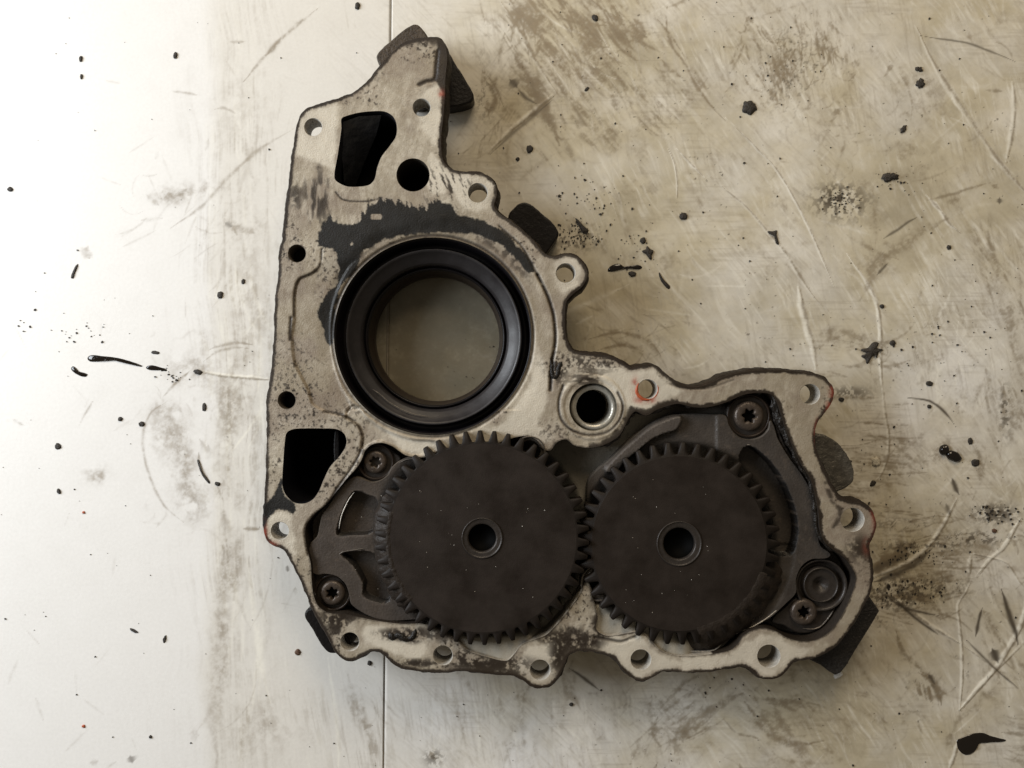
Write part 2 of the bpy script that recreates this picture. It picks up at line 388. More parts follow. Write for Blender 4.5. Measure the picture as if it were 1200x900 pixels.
    mark([(775, 320), (790, 340), (812, 362), (835, 395)], 2.2, lt, .45); mark([(800, 432), (820, 428), (835, 418)], 1.2, lt, .5)
    # long bent creases on the right
    P = [(1022, 676), (1042, 668), (1068, 656), (1090, 636), (1106, 612), (1121, 584)]
    mark([(p[0]-4, p[1]-8) for p in P[:3]], 6.5, br, 1.1); mark([(p[0]-2, p[1]-7) for p in P[:3]], 5, dk, .30)
    mark([(p[0]+3, p[1]+6) for p in P[:4]], 3.5, dk, .55); ridge(P, 3.4, .9, .75)
    ridge([(1197, 606), (1188, 620), (1177, 640), (1160, 655), (1143, 676)], 3.2, .8, 1.1)
    ridge([(1138, 649), (1136, 660), (1135, 673)], 3.0, .6, 1.1); ridge([(1138, 648), (1165, 654), (1180, 660), (1193, 680), (1203, 690)], 2.2, .5, .9)
    ridge([(1139, 676), (1131, 694), (1122, 708), (1123, 725), (1126, 752), (1127, 795), (1124, 832)], 2.4, .7, .9)
    ridge([(1203, 690), (1201, 710), (1195, 735), (1182, 758), (1166, 783), (1145, 806), (1124, 832)], 3.4, .8, 1.0)
    ridge([(1045, 698), (1068, 716), (1090, 733), (1122, 752)], 3.4, .8, .8); ridge([(1122, 752), (1145, 768), (1165, 783), (1195, 808)], 1.8, .4, .5)
    mark([(1133, 750), (1160, 778), (1195, 808)], 1.2, dk, .45)
    ridge([(1124, 832), (1140, 815), (1162, 790), (1200, 752)], 2.2, .4, .4)
    mark([(1055, 709), (1076, 727), (1100, 744)], 1.3, dk, .6)
    mark([(1173, 690), (1180, 712), (1188, 735), (1193, 756)], 2.4, dk, .75); mark([(1151, 712), (1147, 728), (1143, 746)], 1.6, dk, .7)
    mark([(1152, 714), (1162, 732), (1172, 752)], 4.5, br, .75); mark([(1163, 760), (1169, 776)], 4.0, dk, .85)
    mark([(1115, 862), (1122, 845), (1145, 826), (1170, 800)], 5, br, .5); mark([(1114, 858), (1113, 878)], 6, br, .5)
    mark([(1118, 860), (1135, 845), (1152, 828)], 1.2, lt, .6)
    for k in range(11):
        mark([(1172+rng.random()*8, 838+k*5), (1190, 841+k*5+rng.random()*4), (1225, 846+k*5+rng.normal(0, 4))], 1.6+rng.random()*2, br, .2+.4*rng.random())
    ridge([(1112, 900), (1118, 884), (1122, 868)], 3, .4, .6); mark([(1180, 805), (1182, 830), (1190, 850), (1196, 890)], 4, lt, .5)
    mark([(1076, 788), (1088, 796), (1098, 810), (1103, 822)], 2.2, br, 1.1); mark([(1088, 790), (1096, 802)], 2, dk, .5)
    for k in range(12):
        a = rng.random(); mark([(1070+a*28, 796+a*10), (1072+a*28, 806+a*12), (1075+a*26, 814+a*14)], 1.4, br, .6)
    mark([(1064, 466), (1090, 470), (1104, 480), (1115, 492), (1120, 500)], 1.2, dk, .75)
    mark([(960, 466), (990, 466), (1030, 466)], 2.2, br, .7); mark([(950, 395), (985, 388), (1010, 395), (1030, 402)], 5, br, .5)
    mark([(1110, 257), (1085, 268), (1060, 285), (1038, 300), (1022, 322), (1010, 350)], 7, br, .55); mark([(1075, 254), (1050, 270), (1035, 280)], 1.5, dk, .4)
    mark([(1040, 308), (1028, 322)], 1.6, dk, .6)
    mark([(1155, 270), (1170, 330), (1190, 400), (1200, 470)], 9, br, .35); mark([(1176, 450), (1177, 500)], 3, br, .6)
    mark([(1085, 235), (1120, 226), (1160, 214)], 1.6, br, .7); mark([(1110, 237), (1125, 232)], 4, br, .6)
    mark([(1108, 590), (1114, 605)], 2.2, dk, .55); mark([(1116, 560), (1120, 572), (1124, 580)], 2, dk, .7)
    mark([(1136, 600), (1146, 612)], 2, br, .8); mark([(1155, 106), (1175, 107)], 2, br, .7)
    # the drag marks top centre
    mark([(600, 78), (616, 96), (633, 128), (655, 160)], 7, br, .35, taper=True); mark([(602, 58), (610, 70), (625, 100)], 3.6, br, .5)
    mark([(584, 72), (588, 52), (592, 38)], 3, br, .45); mark([(598, 94), (606, 103)], 4.0, dk, .55); mark([(608, 106), (618, 116), (628, 122)], 2, dk, .45)
    mark([(736, 24), (742, 32), (750, 42), (758, 44)], 3.2, br, 1.0); mark([(740, 20), (750, 30), (757, 40)], 2, br, .7)
    mark([(712, 25), (725, 38), (738, 48)], 5, br, .75); mark([(645, 8), (660, 20), (668, 28)], 1.8, br, .9)
    mark([(600, 10), (606, 20), (612, 18)], 7, br, .7); mark([(630, 35), (640, 38)], 4.5, br, .55)
    mark([(905, 65), (909, 80), (914, 93)], 3, br, .7); mark([(775, 70), (785, 82), (800, 92)], 2.5, br, .6)
    mark([(570, 95), (577, 105), (581, 120), (574, 130), (568, 126)], 2.5, br, .9); mark([(590, 125), (584, 108), (572, 90)], 2, br, .7)
    mark([(875, 22), (882, 27)], 4.5, br, .9); mark([(1000, 70), (1003, 80)], 6, br, .55); mark([(996, 88), (1000, 92)], 5, br, .7); mark([(980, 128), (984, 134)], 6, br, .7)
    mark([(1040, 78), (1045, 82)], 5, br, .6); mark([(1058, 150), (1055, 156)], 3.4, dk, .4); mark([(1165, 220), (1168, 216)], 5.5, br, 1.2); mark([(1172, 232), (1172, 238)], 3.2, dk, .55)
    # grease and marks on the clean strip
    mark([(190, 232), (206, 230), (220, 222)], 7, br, .42); mark([(172, 228), (186, 240)], 4, br, .4); mark([(165, 258), (190, 256)], 2, br, .3)
    mark([(200, 268), (238, 240), (262, 214), (300, 178), (345, 150)], 2.0, br, .35); mark([(235, 220), (245, 215)], 5, br, .3)
    mark([(264, 261), (272, 266)], 2.8, dk, .35); mark([(272, 264), (300, 273)], 4.5, br, .5); mark([(270, 260), (278, 276)], 1.3, br, .6)
    mark([(285, 96), (305, 72), (325, 50), (350, 28), (375, 8)], 2.0, br, .60); mark([(312, 65), (330, 44)], 2.6, br, .4)
    mark([(200, 107), (218, 109), (232, 112)], 1.4, br, .35); mark([(268, 49), (288, 49)], 1.2, br, .5); mark([(252, 128), (262, 126), (276, 133)], 2, br, .35)
    mark([(105, 558), (112, 556), (122, 560)], 6.5, br, .38, rag=.8); mark([(103, 290), (100, 297), (105, 303)], 4, br, .45); mark([(104, 296), (108, 302)], 3, br, .4)
    ridge([(232, 434), (250, 438), (275, 441), (316, 444)], 2.6, .5, 1.0)
    mark([(245, 410), (262, 404), (280, 402), (296, 404)], 2.0, br, .55); mark([(238, 424), (255, 412), (275, 408), (292, 408)], 1.6, br, .5)
    mark([(225, 433), (205, 450), (190, 466)], 1.4, br, .7); mark([(196, 470), (176, 485), (169, 502), (168, 528), (176, 560), (192, 592), (215, 612)], 1.6, br, .42)
    mark([(190, 482), (200, 500), (212, 530), (220, 570), (232, 596)], 9, br, .26, rag=.9); mark([(178, 490), (195, 475), (212, 480)], 8, br, .25, rag=.9)
    mark([(232, 530), (236, 550), (246, 565)], 1.8, br, .7); mark([(255, 570), (262, 588)], 1.2, br, .5); mark([(233, 515), (245, 530), (243, 520)], 3, br, .25)
    mark([(110, 468), (100, 485), (92, 500)], 1.0, br, .35); mark([(14, 491), (28, 499)], 1.3, br, .55); mark([(270, 531), (290, 505), (312, 472)], 1.3, lt, .8); mark([(285, 395), (310, 362)], 1.2, lt, .8)
    mark([(200, 398), (240, 395), (200, 450), (232, 440)], 8, br, .10, rag=1)
    mark([(262, 640), (260, 700), (256, 760), (252, 830), (253, 900)], 8, br, .20); mark([(263, 600), (275, 660), (275, 700)], 10, br, .22)
    mark([(290, 655), (298, 720), (306, 780), (318, 825)], 3.2, lt, .6); mark([(384, 770), (390, 810), (396, 860), (397, 905)], 2.6, lt, .7); mark([(374, 742), (380, 750)], 3, br, .6)
    mark([(285, 619), (305, 620)], 2.2, br, .7); mark([(337, 662), (338, 670)], 2, dk, .4); mark([(346, 688), (346, 697)], 2.2, br, .8)
    mark([(408, 790), (418, 830), (438, 870), (440, 900)], 6, br, .35); mark([(528, 800), (540, 850), (555, 900)], 3, br, .3); mark([(620, 805), (605, 840), (590, 900)], 5, br, .3)
    mark([(668, 783), (685, 795), (702, 809)], 1.6, dk, .65); mark([(672, 776), (668, 810), (680, 830)], 8, br, .5)
    mark([(770, 840), (766, 860), (775, 875)], 2.5, br, .5); mark([(775, 874), (800, 862), (830, 835), (870, 812)], 5, br, .55); mark([(800, 868), (840, 848)], 1.4, br, .8)
    mark([(848, 842), (862, 858), (890, 866)], 1.6, br, .6); mark([(884, 815), (895, 840), (910, 862), (950, 872)], 4, br, .5); mark([(506, 882), (510, 892)], 5, br, .9, rag=.9)
    mark([(868, 786), (940, 784)], 7, br, .4); mark([(152, 886), (155, 893)], 4, dk, .35); mark([(222, 860), (233, 862)], 5, br, .2); mark([(106, 894), (116, 892)], 3, br, .3)
    # dragged and wiped grime, laid down stroke by stroke
    def brush(u0, u1, v0, v1, ang, n, ln, w, k, F=br, curl=.15, sp=.12):
        for _ in range(n):
            a = math.radians(ang)+rng.normal(0, sp); L = ln*rng.uniform(.4, 1.2); p = [(rng.uniform(u0, u1), rng.uniform(v0, v1))]; c_ = rng.normal(0, curl)
            for j in range(4): p.append((p[-1][0]+math.cos(a)*L/4, p[-1][1]+math.sin(a)*L/4)); a += c_
            mark(p, w*rng.uniform(.18, .75), F, k*rng.uniform(.25, .95), rag=.5, taper=True)
    brush(590, 690, -20, 25, 48, 34, 75, 4.2, .65); brush(680, 745, -10, 45, 45, 16, 60, 4.5, .6); brush(615, 700, 20, 110, 55, 30, 60, 5, .38)
    brush(600, 780, 60, 210, 48, 46, 60, 4, .30); brush(600, 700, 0, 100, 50, 16, 70, 1.6, .8, lt)
    brush(595, 640, 15, 60, 110, 12, 25, 3, .6); brush(560, 590, 80, 150, 95, 16, 24, 2.4, .55); brush(540, 600, 130, 180, 120, 16, 40, 2.6, .4)
    brush(860, 975, 20, 100, 84, 60, 34, 2.6, .55, curl=.35, sp=.4); brush(900, 925, 50, 80, 65, 10, 30, 2.6, .7); brush(930, 990, 0, 60, 80, 26, 40, 2, .5)
    brush(880, 1010, 120, 240, 30, 40, 26, 3, .35, curl=.5, sp=.9); brush(950, 1060, 60, 180, 140, 26, 30, 3.4, .35, curl=.4, sp=.5)
    brush(960, 1040, 470, 600, 2, 60, 55, 2.6, .5, sp=.06); brush(1025, 1110, 600, 730, -4, 80, 45, 2.2, .6, sp=.12); brush(1000, 1080, 690, 720, 5, 30, 40, 2.6, .6)
    brush(960, 1075, 500, 620, 3, 20, 50, 2., .5, lt, sp=.1); brush(660, 800, 350, 440, 25, 36, 50, 4, .45, curl=.35); brush(690, 770, 395, 425, -30, 16, 50, 1.6, .5, curl=.3)
    brush(690, 830, 200, 340, 60, 40, 60, 5, .26); brush(800, 930, 440, 470, -20, 8, 30, 3, .3)
    brush(1140, 1200, 250, 480, 75, 40, 80, 4.5, .40); brush(1090, 1150, 330, 470, 70, 26, 40, 3, .7, lt, curl=.3, sp=.4); brush(1060, 1130, 290, 420, 80, 20, 50, 3, .35, curl=.3)
    brush(940, 1030, 395, 440, 15, 30, 45, 3.2, .5, curl=.3); brush(1095, 1200, 505, 640, 60, 36, 45, 3, .35, curl=.3, sp=.6); brush(1090, 1200, 480, 620, 120, 24, 40, 3, .5, lt, curl=.3, sp=.6)
    brush(840, 960, 790, 900, 12, 60, 70, 4, .32, curl=.25); brush(780, 870, 790, 850, 140, 30, 60, 5, .35); brush(1010, 1110, 730, 850, 40, 36, 50, 4, .32, curl=.4, sp=.6)
    brush(1130, 1200, 690, 800, 62, 30, 50, 3.5, .4); brush(1130, 1200, 700, 860, 60, 18, 50, 4, .6, lt); brush(1090, 1190, 620, 700, 10, 40, 30, 2.5, .45, curl=.5, sp=.8)
    brush(460, 700, 800, 900, 85, 50, 60, 4, .22); brush(500, 760, 800, 900, 80, 24, 60, 3, .5, lt); brush(700, 800, 800, 860, 30, 24, 40, 4, .3, curl=.4, sp=.6)
    brush(255, 320, 120, 900, 88, 70, 110, 4, .16, sp=.04); brush(258, 310, 280, 860, 89, 26, 120, 3.5, .6, lt, sp=.04); brush(160, 300, 200, 290, 140, 26, 40, 2, .18, sp=.3)
    brush(170, 260, 390, 620, 70, 30, 30, 3, .14, sp=.8, curl=.4); brush(460, 570, 0, 60, 10, 14, 60, 3, .2); brush(400, 460, 780, 900, 75, 20, 60, 4, .25)
    # brown smears, plus shade painted into the film inside the seal's opening
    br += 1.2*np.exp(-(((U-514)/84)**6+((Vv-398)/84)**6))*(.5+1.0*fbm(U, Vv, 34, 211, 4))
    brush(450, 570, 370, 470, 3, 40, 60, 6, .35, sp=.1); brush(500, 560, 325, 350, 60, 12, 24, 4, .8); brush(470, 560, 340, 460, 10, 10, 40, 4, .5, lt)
    mark([(1078, 786), (1090, 794), (1099, 808), (1104, 826)], 3.2, br, 1.6); mark([(1050, 740), (1056, 760), (1070, 778), (1082, 786)], 3.0, br, .8)
    mark([(872, 822), (888, 845), (905, 864), (940, 872), (965, 868)], 3.0, br, 1.0); mark([(884, 818), (960, 826)], 3, br, .6)
    mark([(1020, 666), (1045, 652), (1072, 636)], 5, br, 1.2); mark([(1100, 722), (1060, 712), (1040, 700)], 1.6, dk, .6)
    mark([(690, 398), (725, 390), (760, 400), (775, 418)], 2.4, br, .9); mark([(700, 410), (730, 404), (755, 412)], 2.0, br, .8)
    mark([(600, 60), (622, 95), (645, 140), (655, 170)], 6, br, .8); mark([(675, 130), (700, 160), (725, 180)], 14, br, .35, rag=.9); mark([(690, 45), (705, 95)], 16, br, .35, rag=.9)
    for (u, v, rr_, k) in ((1112,531,12,.5),(877,126,14,.6),(1043,208,16,.6),(758,296,12,.6),(733,314,20,.5),(1021,412,14,.35),(1146,872,34,.35),(683,266,14,.7),(620,174,8,.4),(697,21,10,.7),(1078,92,12,.6),(906,276,10,.4),(232,436,8,.35),(801,254,8,.4)):
        br += k*np.exp(-(((U-u)/rr_)**2+((Vv-v)/(rr_*.7))**2))*ss(.3, .65, fbm(U, Vv, 9, 261, 4, .65))
    for (u, v, a, b, k) in ((205,228,22,10,.45),(240,222,30,8,.25),(195,505,24,26,.30),(215,545,16,30,.35),(230,590,22,20,.30),(113,557,13,9,.45),(285,262,22,8,.35),(268,500,10,60,.35),(262,720,9,90,.22),(290,350,16,90,.25),(270,470,24,30,.3),(225,430,30,14,.25),(330,850,50,30,.2),(280,130,30,60,.12)):
        br += k*np.exp(-(((U-u)/a)**2+((Vv-v)/b)**2))*ss(.35, .6, fbm(U*1.3, Vv, 18, 263, 5, .65))
    # random light scuffs
    for k in range(300):
        u = rng.uniform(520, 1300); v = rng.uniform(-60, 960); L = rng.uniform(12, 70); a = rng.choice([.8, 1.1, .2, -.6, 1.4, 2.2])+rng.normal(0, .25); cv = rng.normal(0, .5)
        p = [(u, v)]
        for j in range(4): p.append((p[-1][0]+math.cos(a)*L/4, p[-1][1]+math.sin(a)*L/4)); a += cv/4
        if rng.random() < .5: mark(p, rng.uniform(.9, 2.2), lt, rng.uniform(.12, .4), taper=True)
        else: mark(p, rng.uniform(1., 3.6), br, rng.uniform(.12, .42), taper=True)
    for k in range(60):
        u = rng.uniform(0, 420); v = rng.uniform(-20, 940); L = rng.uniform(8, 40); a = rng.uniform(0, 3.1)
        mark([(u, v), (u+math.cos(a)*L, v+math.sin(a)*L)], rng.uniform(.8, 1.8), br, rng.uniform(.05, .2), taper=True)
    # -------- colour
    grain = fbm(U, Vv, 3.4, 221, 3, .75); g2 = fbm(U+Vv*.7, Vv*1.1-U*.7, 11, 223, 4, .7)
    br = np.clip(br, 0, 4)*(.35+1.3*ss(.3, .7, g2*.55+grain*.45)); lf = ss(360, 300, U); br = br*(1-lf)*(.5+.5*ss(.1, .8, br))+br*lf*1.15
    lt = lt*(.7+.6*ss(.3, .7, g2)); br *= 1+.9*np.exp(-(((U-680)/120)**2+((Vv-60)/100)**2))+.6*np.exp(-(((U-920)/80)**2+((Vv-80)/80)**2))+.7*np.exp(-(((U-1040)/90)**2+((Vv-660)/90)**2))+.5*np.exp(-(((U-1000)/60)**2+((Vv-540)/80)**2))
    a45 = fbm((U+Vv)*.12, (U-Vv)*1.3, 3, 225, 2); a80 = fbm((U*.98-Vv*.17)*1.4, (Vv+.17*U)*.10, 3, 227, 2); a10 = fbm(U*.1, Vv*1.4, 3, 229, 2)
    rp = ss(300, 620, U)
    br += .22*ss(.55, .8, a45)*ss(.45, .65, fbm(U, Vv, 60, 231, 3))*rp+.20*ss(.55, .8, a80)*ss(.45, .65, fbm(U, Vv, 60, 233, 3))*ss(240, 400, U)+.18*ss(.55, .8, a10)*ss(.5, .68, fbm(U, Vv, 60, 235, 3))*rp
    lt += .30*ss(.6, .85, a45)*ss(.45, .65, fbm(U, Vv, 70, 241, 3))*rp+.30*ss(.6, .85, a80)*ss(.5, .7, fbm(U, Vv, 70, 243, 3))*ss(240, 400, U)
    br += .7*dk
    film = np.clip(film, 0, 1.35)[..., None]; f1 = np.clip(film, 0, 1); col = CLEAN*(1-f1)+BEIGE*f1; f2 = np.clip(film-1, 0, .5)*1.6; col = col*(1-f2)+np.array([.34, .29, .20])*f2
    vr = ((fbm(U, Vv, 70, 171, 5, .6)-.5)*.9+(fbm(U+Vv*.5, Vv-U*.3, 13, 175, 4, .65)-.5)*.55)[..., None]*ss(300, 700, U)[..., None]; col = col*(1+vr*.36)
    lt = np.clip(lt, 0, 1)[..., None]*.80; col = col*(1-lt)+np.array([.92, .89, .80])*lt
    hue = ss(.35, .65, fbm(U, Vv, 180, 181, 3))[..., None]
    bcol = BROWN*.75*(1-hue)+np.array([.225, .172, .108])*hue
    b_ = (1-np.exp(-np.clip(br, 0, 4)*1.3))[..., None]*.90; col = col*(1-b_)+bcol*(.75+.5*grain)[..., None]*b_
    ins = np.exp(-(((U-514)/86)**8+((Vv-398)/86)**8))[..., None]*(.55+.4*fbm(U, Vv, 30, 251, 4)[..., None]); col = col*(1-ins)+np.array([.135, .125, .092])*ins  # shade of the seal's opening put into the film colour
    d_ = (1-np.exp(-np.clip(dk, 0, 3)*2.6))[..., None]; col = col*(1-d_)+DARK*d_
    H += (fbm(U, Vv, 55, 191, 3)-.5)*.35*ss(180, 700, U)+(fbm(U, Vv, 9, 195, 3)-.5)*.04*ss(200, 500, U)
    # -------- two sheets meeting at the joint that runs up the picture
    top = bpy.data.objects.new('worktop', None); C.objects.link(top); tagit(top, kind='structure')
    seam_u = 459-9*(vs_all/900.)+(-.5)
    i_s = int(np.searchsorted(us_all, 455))
    tagit(top, 'stained white film covered worktop in two sheets')
    for name, a, b in (('film_sheet', 0, i_s), ('film_sheet', i_s-1, len(us_all))):
        uu = U[:, a:b].copy(); hh = H[:, a:b].copy(); cc = col[:, a:b].copy()
        # slide the border column on to the joint, 0.7 mm of gap, edge rolled down
        w0 = 14
        for c in range(w0):
            if a == 0: j = uu.shape[1]-1-c; tgt = seam_u-.45
            else: j = c; tgt = seam_u+.45
            src = uu[:, uu.shape[1]-1] if a == 0 else uu[:, 0]
        if a == 0:
            e = uu[:, -1].copy(); wgt = np.zeros(uu.shape[1]); wgt[-w0:] = np.linspace(0, 1, w0)
            uu += wgt[None, :]*((seam_u-.45)-e)[:, None]; hh[:, -1] = -.6; hh[:, -2] -= .08
            cc[:, -2:] *= .62
        else:
            e = uu[:, 0].copy(); wgt = np.zeros(uu.shape[1]); wgt[:w0] = np.linspace(1, 0, w0)
            uu += wgt[None, :]*((seam_u+.45)-e)[:, None]; hh[:, 0] = -.6; hh[:, 1] -= .08
            cc[:, :1] *= .8
        q = W(np.c_[uu.ravel(), Vv[:, a:b].ravel()], 0); nr, nc = uu.shape
        idx = np.arange(nr*nc).reshape(nr, nc)
        F = np.stack([idx[1:, :-1], idx[1:, 1:], idx[:-1, 1:], idx[:-1, :-1]], -1).reshape(-1, 4)
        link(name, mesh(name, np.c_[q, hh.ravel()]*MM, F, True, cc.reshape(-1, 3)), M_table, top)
    # board under the joint
    q = W([(470-35, -1900), (470+35, -1900), (470+35, 2800), (470-35, 2800)], 0)
    link('joint_strip', mesh('joint_strip', np.c_[q, np.full(4, -.75)]*MM, [[3, 2, 1, 0]]), M_gap, top)
build_table()

# ================================================================== THE ENGINE COVER
cover = bpy.data.objects.new('engine_cover', None); C.objects.link(cover)
tagit(cover, 'grimy cast aluminium engine cover with two dark gears and a black oil seal', 'engine cover')
OUT = [(337.5,225),(341,192),(346,160),(350,140),(357.5,129),(372,123),(400,114.5),(416,107.5),(426,99),(435,91),(445,77.5),(457,64),(472,51),(485,46),(500,44),(513,44),(521,52),(524,68),(522,90),
 (521,117),(519,140),(517,160),(517.5,180),(521,191),(531,199),(546,202),(562,202),(574,208),(580,216),(582,228),(579,242),(585,250),(600,260),(612,270),(625,282),(638,297),(650,301),(662,298),(674,300),(682,307),(688,318),
 (687,328),(681,337),(671,345),(664,353),(662,366),(662,385),(665,400),(672,411),(690,414),(712,417),(725,422),(740,431),(750,429),(765,428),(777,436),(790,447),(800,452),(815,454),(830,450),(850,441),(880,435),(905,434),(930,435),
 (952,438),(966,443),(974,451),(977,461),(974,473),(966,484),(958,494),(955,507),(956,525),(966,549),(976,570),(984,582),(997,588),(1010,590),(1020,597),(1025,606),(1027,616),(1024,627),(1019,638),(1020,650),
 (1023,665),(1023,677),(1020,695),(1013,708),(1004,725),(991,744),(979,758),(960,769),(946,773),(930,776),(923,785),(914,793),(903,796),(890,793),(880,785),(870,781),(855,783),(830,787),(805,788),(788,787),(776,787),(766,793),(753,798),(741,794),(731,786),(723,775),
 (713,768),(697,764),(680,763),(667,767),(661,780),(656,791),(647,802),(636,806),(623,804),(613,797),(602,792),(582,791),(560,788),(537,786),(525,788),(505,788),(487,786),(470,783),(459,777),(451,768),(441,763),(430,766),(420,772),(407,774),(398,769),
 (391,761),(385,748),(379,737),(372,725),(364,709),(357,691),(349,674),(341,658),(332,644),(319,638),(311,629),(309,616),(309.5,595),(312,550),(313,500),(313,465),(317,445),(321,400),(323,350),(327,320),(327,297),(331,282),(334,250)]
POCK_A = [(400,139),(405,136),(420,132),(440,130),(452,131),(461,137),(465,147),(464,160),(456,172),(447,184),(442,197),(439,210),(432,217),(410,219),(400,216),(392,209),(396,180),(400,150)]
POCK_B = [(336,507),(343,503),(355,502),(378,502),(395,503),(404,509),(406,520),(400,532),(387,547),(379,563),(374,575),(367,585),(357,590),(345,589),(335,580),(331,569),(332,540),(334,515)]
CAV = [(497,536),(477,534),(467,528),(460,523),(448,519),(436,521),(428,528),(424,538),(418,548),(407,560),(395,575),(382,591),(368,603),(358,618),(359,640),(364,660),(365,675),(367,695),(373,710),(385,718),(405,720),(440,727),(470,731),(495,731),(515,738),(532,748),
 (548,762),(575,771),(594,774),(603,766),(611,756),(624,750),(640,744),(655,729),(668,713),(680,696),(688,682),(694,700),(700,722),(699,738),(712,745),(735,742),(750,740),(760,747),(772,760),(785,767),(805,769),(830,767),(855,762),(865,754),(871,745),(881,739),
 (895,736),(910,740),(922,747),(937,751),(955,750),(970,742),(981,730),(991,712),(1001,688),(1003,676),(998,665),(991,655),(979,646),(967,636),(961,621),(959,600),(955,580),(950,562),(940,545),(930,525),(920,500),(912,475),(905,463),(890,460),(870,463),(852,471),(830,477),
 (812,477),(795,473),(781,476),(768,481),(757,487),(745,482),(739,487),(733,498),(726,510),(715,518),(703,523),(690,525),(673,522),(663,515),(652,519),(645,528),(636,526),(629,516),(617,511),(602,513),(580,520),(560,523),(530,526),(510,531)]
REC_L = [(377,292),(375,310),(365,320),(350,327),(345,340),(344,370),(341,395),(344,425),(352,442),(360,457),(365,473),(380,482),(402,487),(411,476),(400,455),(391,428),(387,400),(388,365),(395,340),(407,316),(420,303),(430,294),(405,290)]
LEDGE = [(404,488),(418,497),(424,510),(423,526),(432,522),(442,517),(452,519),(461,523),(468,528),(478,533),(492,534),(515,525),(510,517),(480,514),(452,504),(430,489),(414,474)]
HOLES = [(367,149,10),(494,126,10),(560,226,11),(348,297,10),(663,320,11),(336,469,10),(328,622,10),(410,752,10.5),(519,768,11),(633,785,11.5),(751,773,11.5),(901,769,13),(999,609,13.5),(949,462,11.5),(759,456,11)]
BORE = (507, 394, 116)
outer_r = resample(OUT, 2.0); cav_r = resample(CAV, 2.0)
GROOVES = [([(630,322),(642,347),(649,370),(651,400),(647,425),(645,457)], 1.6, 1.6, 1.0),
 ([(585,265),(612,290),(630,322)], 1.2, .7, .6),
 ([(660,452),(655,470),(657,490),(668,503),(690,510),(712,506),(726,492),(730,476),(724,460)], 1.3, .8, .8),
 ([(377,292),(375,310),(365,320),(350,327),(345,342),(344,370)], 1.1, .5, .7),
 ([(341,372),(340,385),(340,398)], 1.5, .5, .9),([(380,482),(402,487),(418,497),(424,510),(423,527),(414,545),(395,572),(382,592),(365,606),(357,621),(361,650)], 1.2, .6, .8),
 ([(491,99),(500,95),(509,93),(511,78),(513,60)], 2.0, .7, 1.0),
([(393,225),(402,234),(430,236),(447,232)], .9, .2, .8),
 ([(697,747),(715,750),(728,752),(745,746)], 1.6, .8, .6),([(785,450),(800,455),(830,455),(860,445)], 1.2, .3, .25)]
DARKB = [(505,238),(500,246),(482,242),(465,234),(455,231),(440,236),(429,249),(415,262),(395,262),(387,252),(379,262),(372,276),(374,288),(391,294),(395,307),(396,330),(385,342),(371,365),(378,386),(385,404),(392,392),(393,360),(402,332),(419,313),(422,297),(440,286),(460,279),(487,274),(530,272),(565,277),(582,284),(600,299),(618,318),(626,318),(617,300),(604,284),(590,270),(572,262),(556,256),(537,250),(529,240),(516,236)]
DARKC = [(330,560),(331,575),(336,583),(346,591),(344,602),(336,599),(327,597),(317,605),(309,617),(305,612),(305,596),(317,585),(325,572)]
CLEANP = [[(628,400),(642,440),(640,480),(628,500),(650,512),(640,520),(590,518),(556,520),(575,505),(600,485),(618,455),(624,425)],
 [(505,180),(516,190),(530,203),(520,225),(505,228),(500,215)],
 [(427,733),(438,731),(455,736),(462,748),(470,752),(482,744),(492,748),(500,760),(497,770),(478,772),(462,769),(450,760),(440,756),(425,752)],
 [(612,770),(620,758),(636,755),(650,750),(656,760),(645,775),(650,790),(630,800),(612,790),(600,780)],
 [(705,762),(700,750),(715,748),(735,746),(750,744),(765,760),(785,772),(800,778),(790,784),(765,786),(752,795),(735,788),(722,772)],
 [(800,772),(855,768),(875,752),(893,742),(912,744),(930,758),(950,760),(940,772),(920,780),(903,792),(885,788),(870,778),(830,785),(800,786)],
 [(700,425),(735,434),(765,432),(785,450),(800,458),(780,468),(758,480),(740,480),(722,470),(700,440)],
 [(500,102),(512,100),(518,115),(515,150),(516,180),(500,160),(490,140),(484,118)],
 [(530,203),(562,205),(576,215),(577,235),(560,248),(545,243),(530,225),(520,205)],
 [(655,302),(675,303),(684,318),(676,335),(662,345),(652,338),(645,320),(648,306)],
 [(352,130),(395,120),(395,160),(392,200),(370,190),(345,180)],
 [(315,607),(327,600),(340,603),(343,618),(348,650),(342,655),(330,640),(316,632)],
 [(455,505),(480,516),(515,521),(535,516),(530,522),(497,532),(478,531),(465,522)]]
def polyline_d(x, y, P, far=20): return dist_poly(x, y, resample(P, 4, False), False, far)
cons = []
for P in (REC_L, LEDGE): a, b = inset_pair(P, 1.4); cons += [b]
def cast_z(x, y):
    z = np.full(x.shape, FZ)
    for P, d, w_ in ((REC_L, 1.3, 1.6), (LEDGE, 1.5, 1.6)):
        z -= d*ss(-.2, w_, sdist(x, y, resample(P, 3), 10))*ss(300, 322, y)
    for P, w_, d, k in GROOVES: z -= d*np.exp(-(polyline_d(x, y, P, 8)/w_)**2)*(polyline_d(x, y, P, 8) < 7.9)
    r = np.hypot(x-BORE[0], y-BORE[1]); z -= .9*np.exp(-((r-118.5)/1.6)**2)
    z += .6*ss(40, 37, np.hypot(x-694, y-477)) * ss(32, 34, np.hypot(x-694, y-477))
    # the sloping, cast surface round the bore
    z -= .5*ss(139, 124, r)*(y < 480)
    mach = np.zeros(x.shape)
    z += (fbm(x, y, 26, 301, 3)-.5)*.35+(fbm(x, y, 5, 305, 3)-.5)*.16
    return z
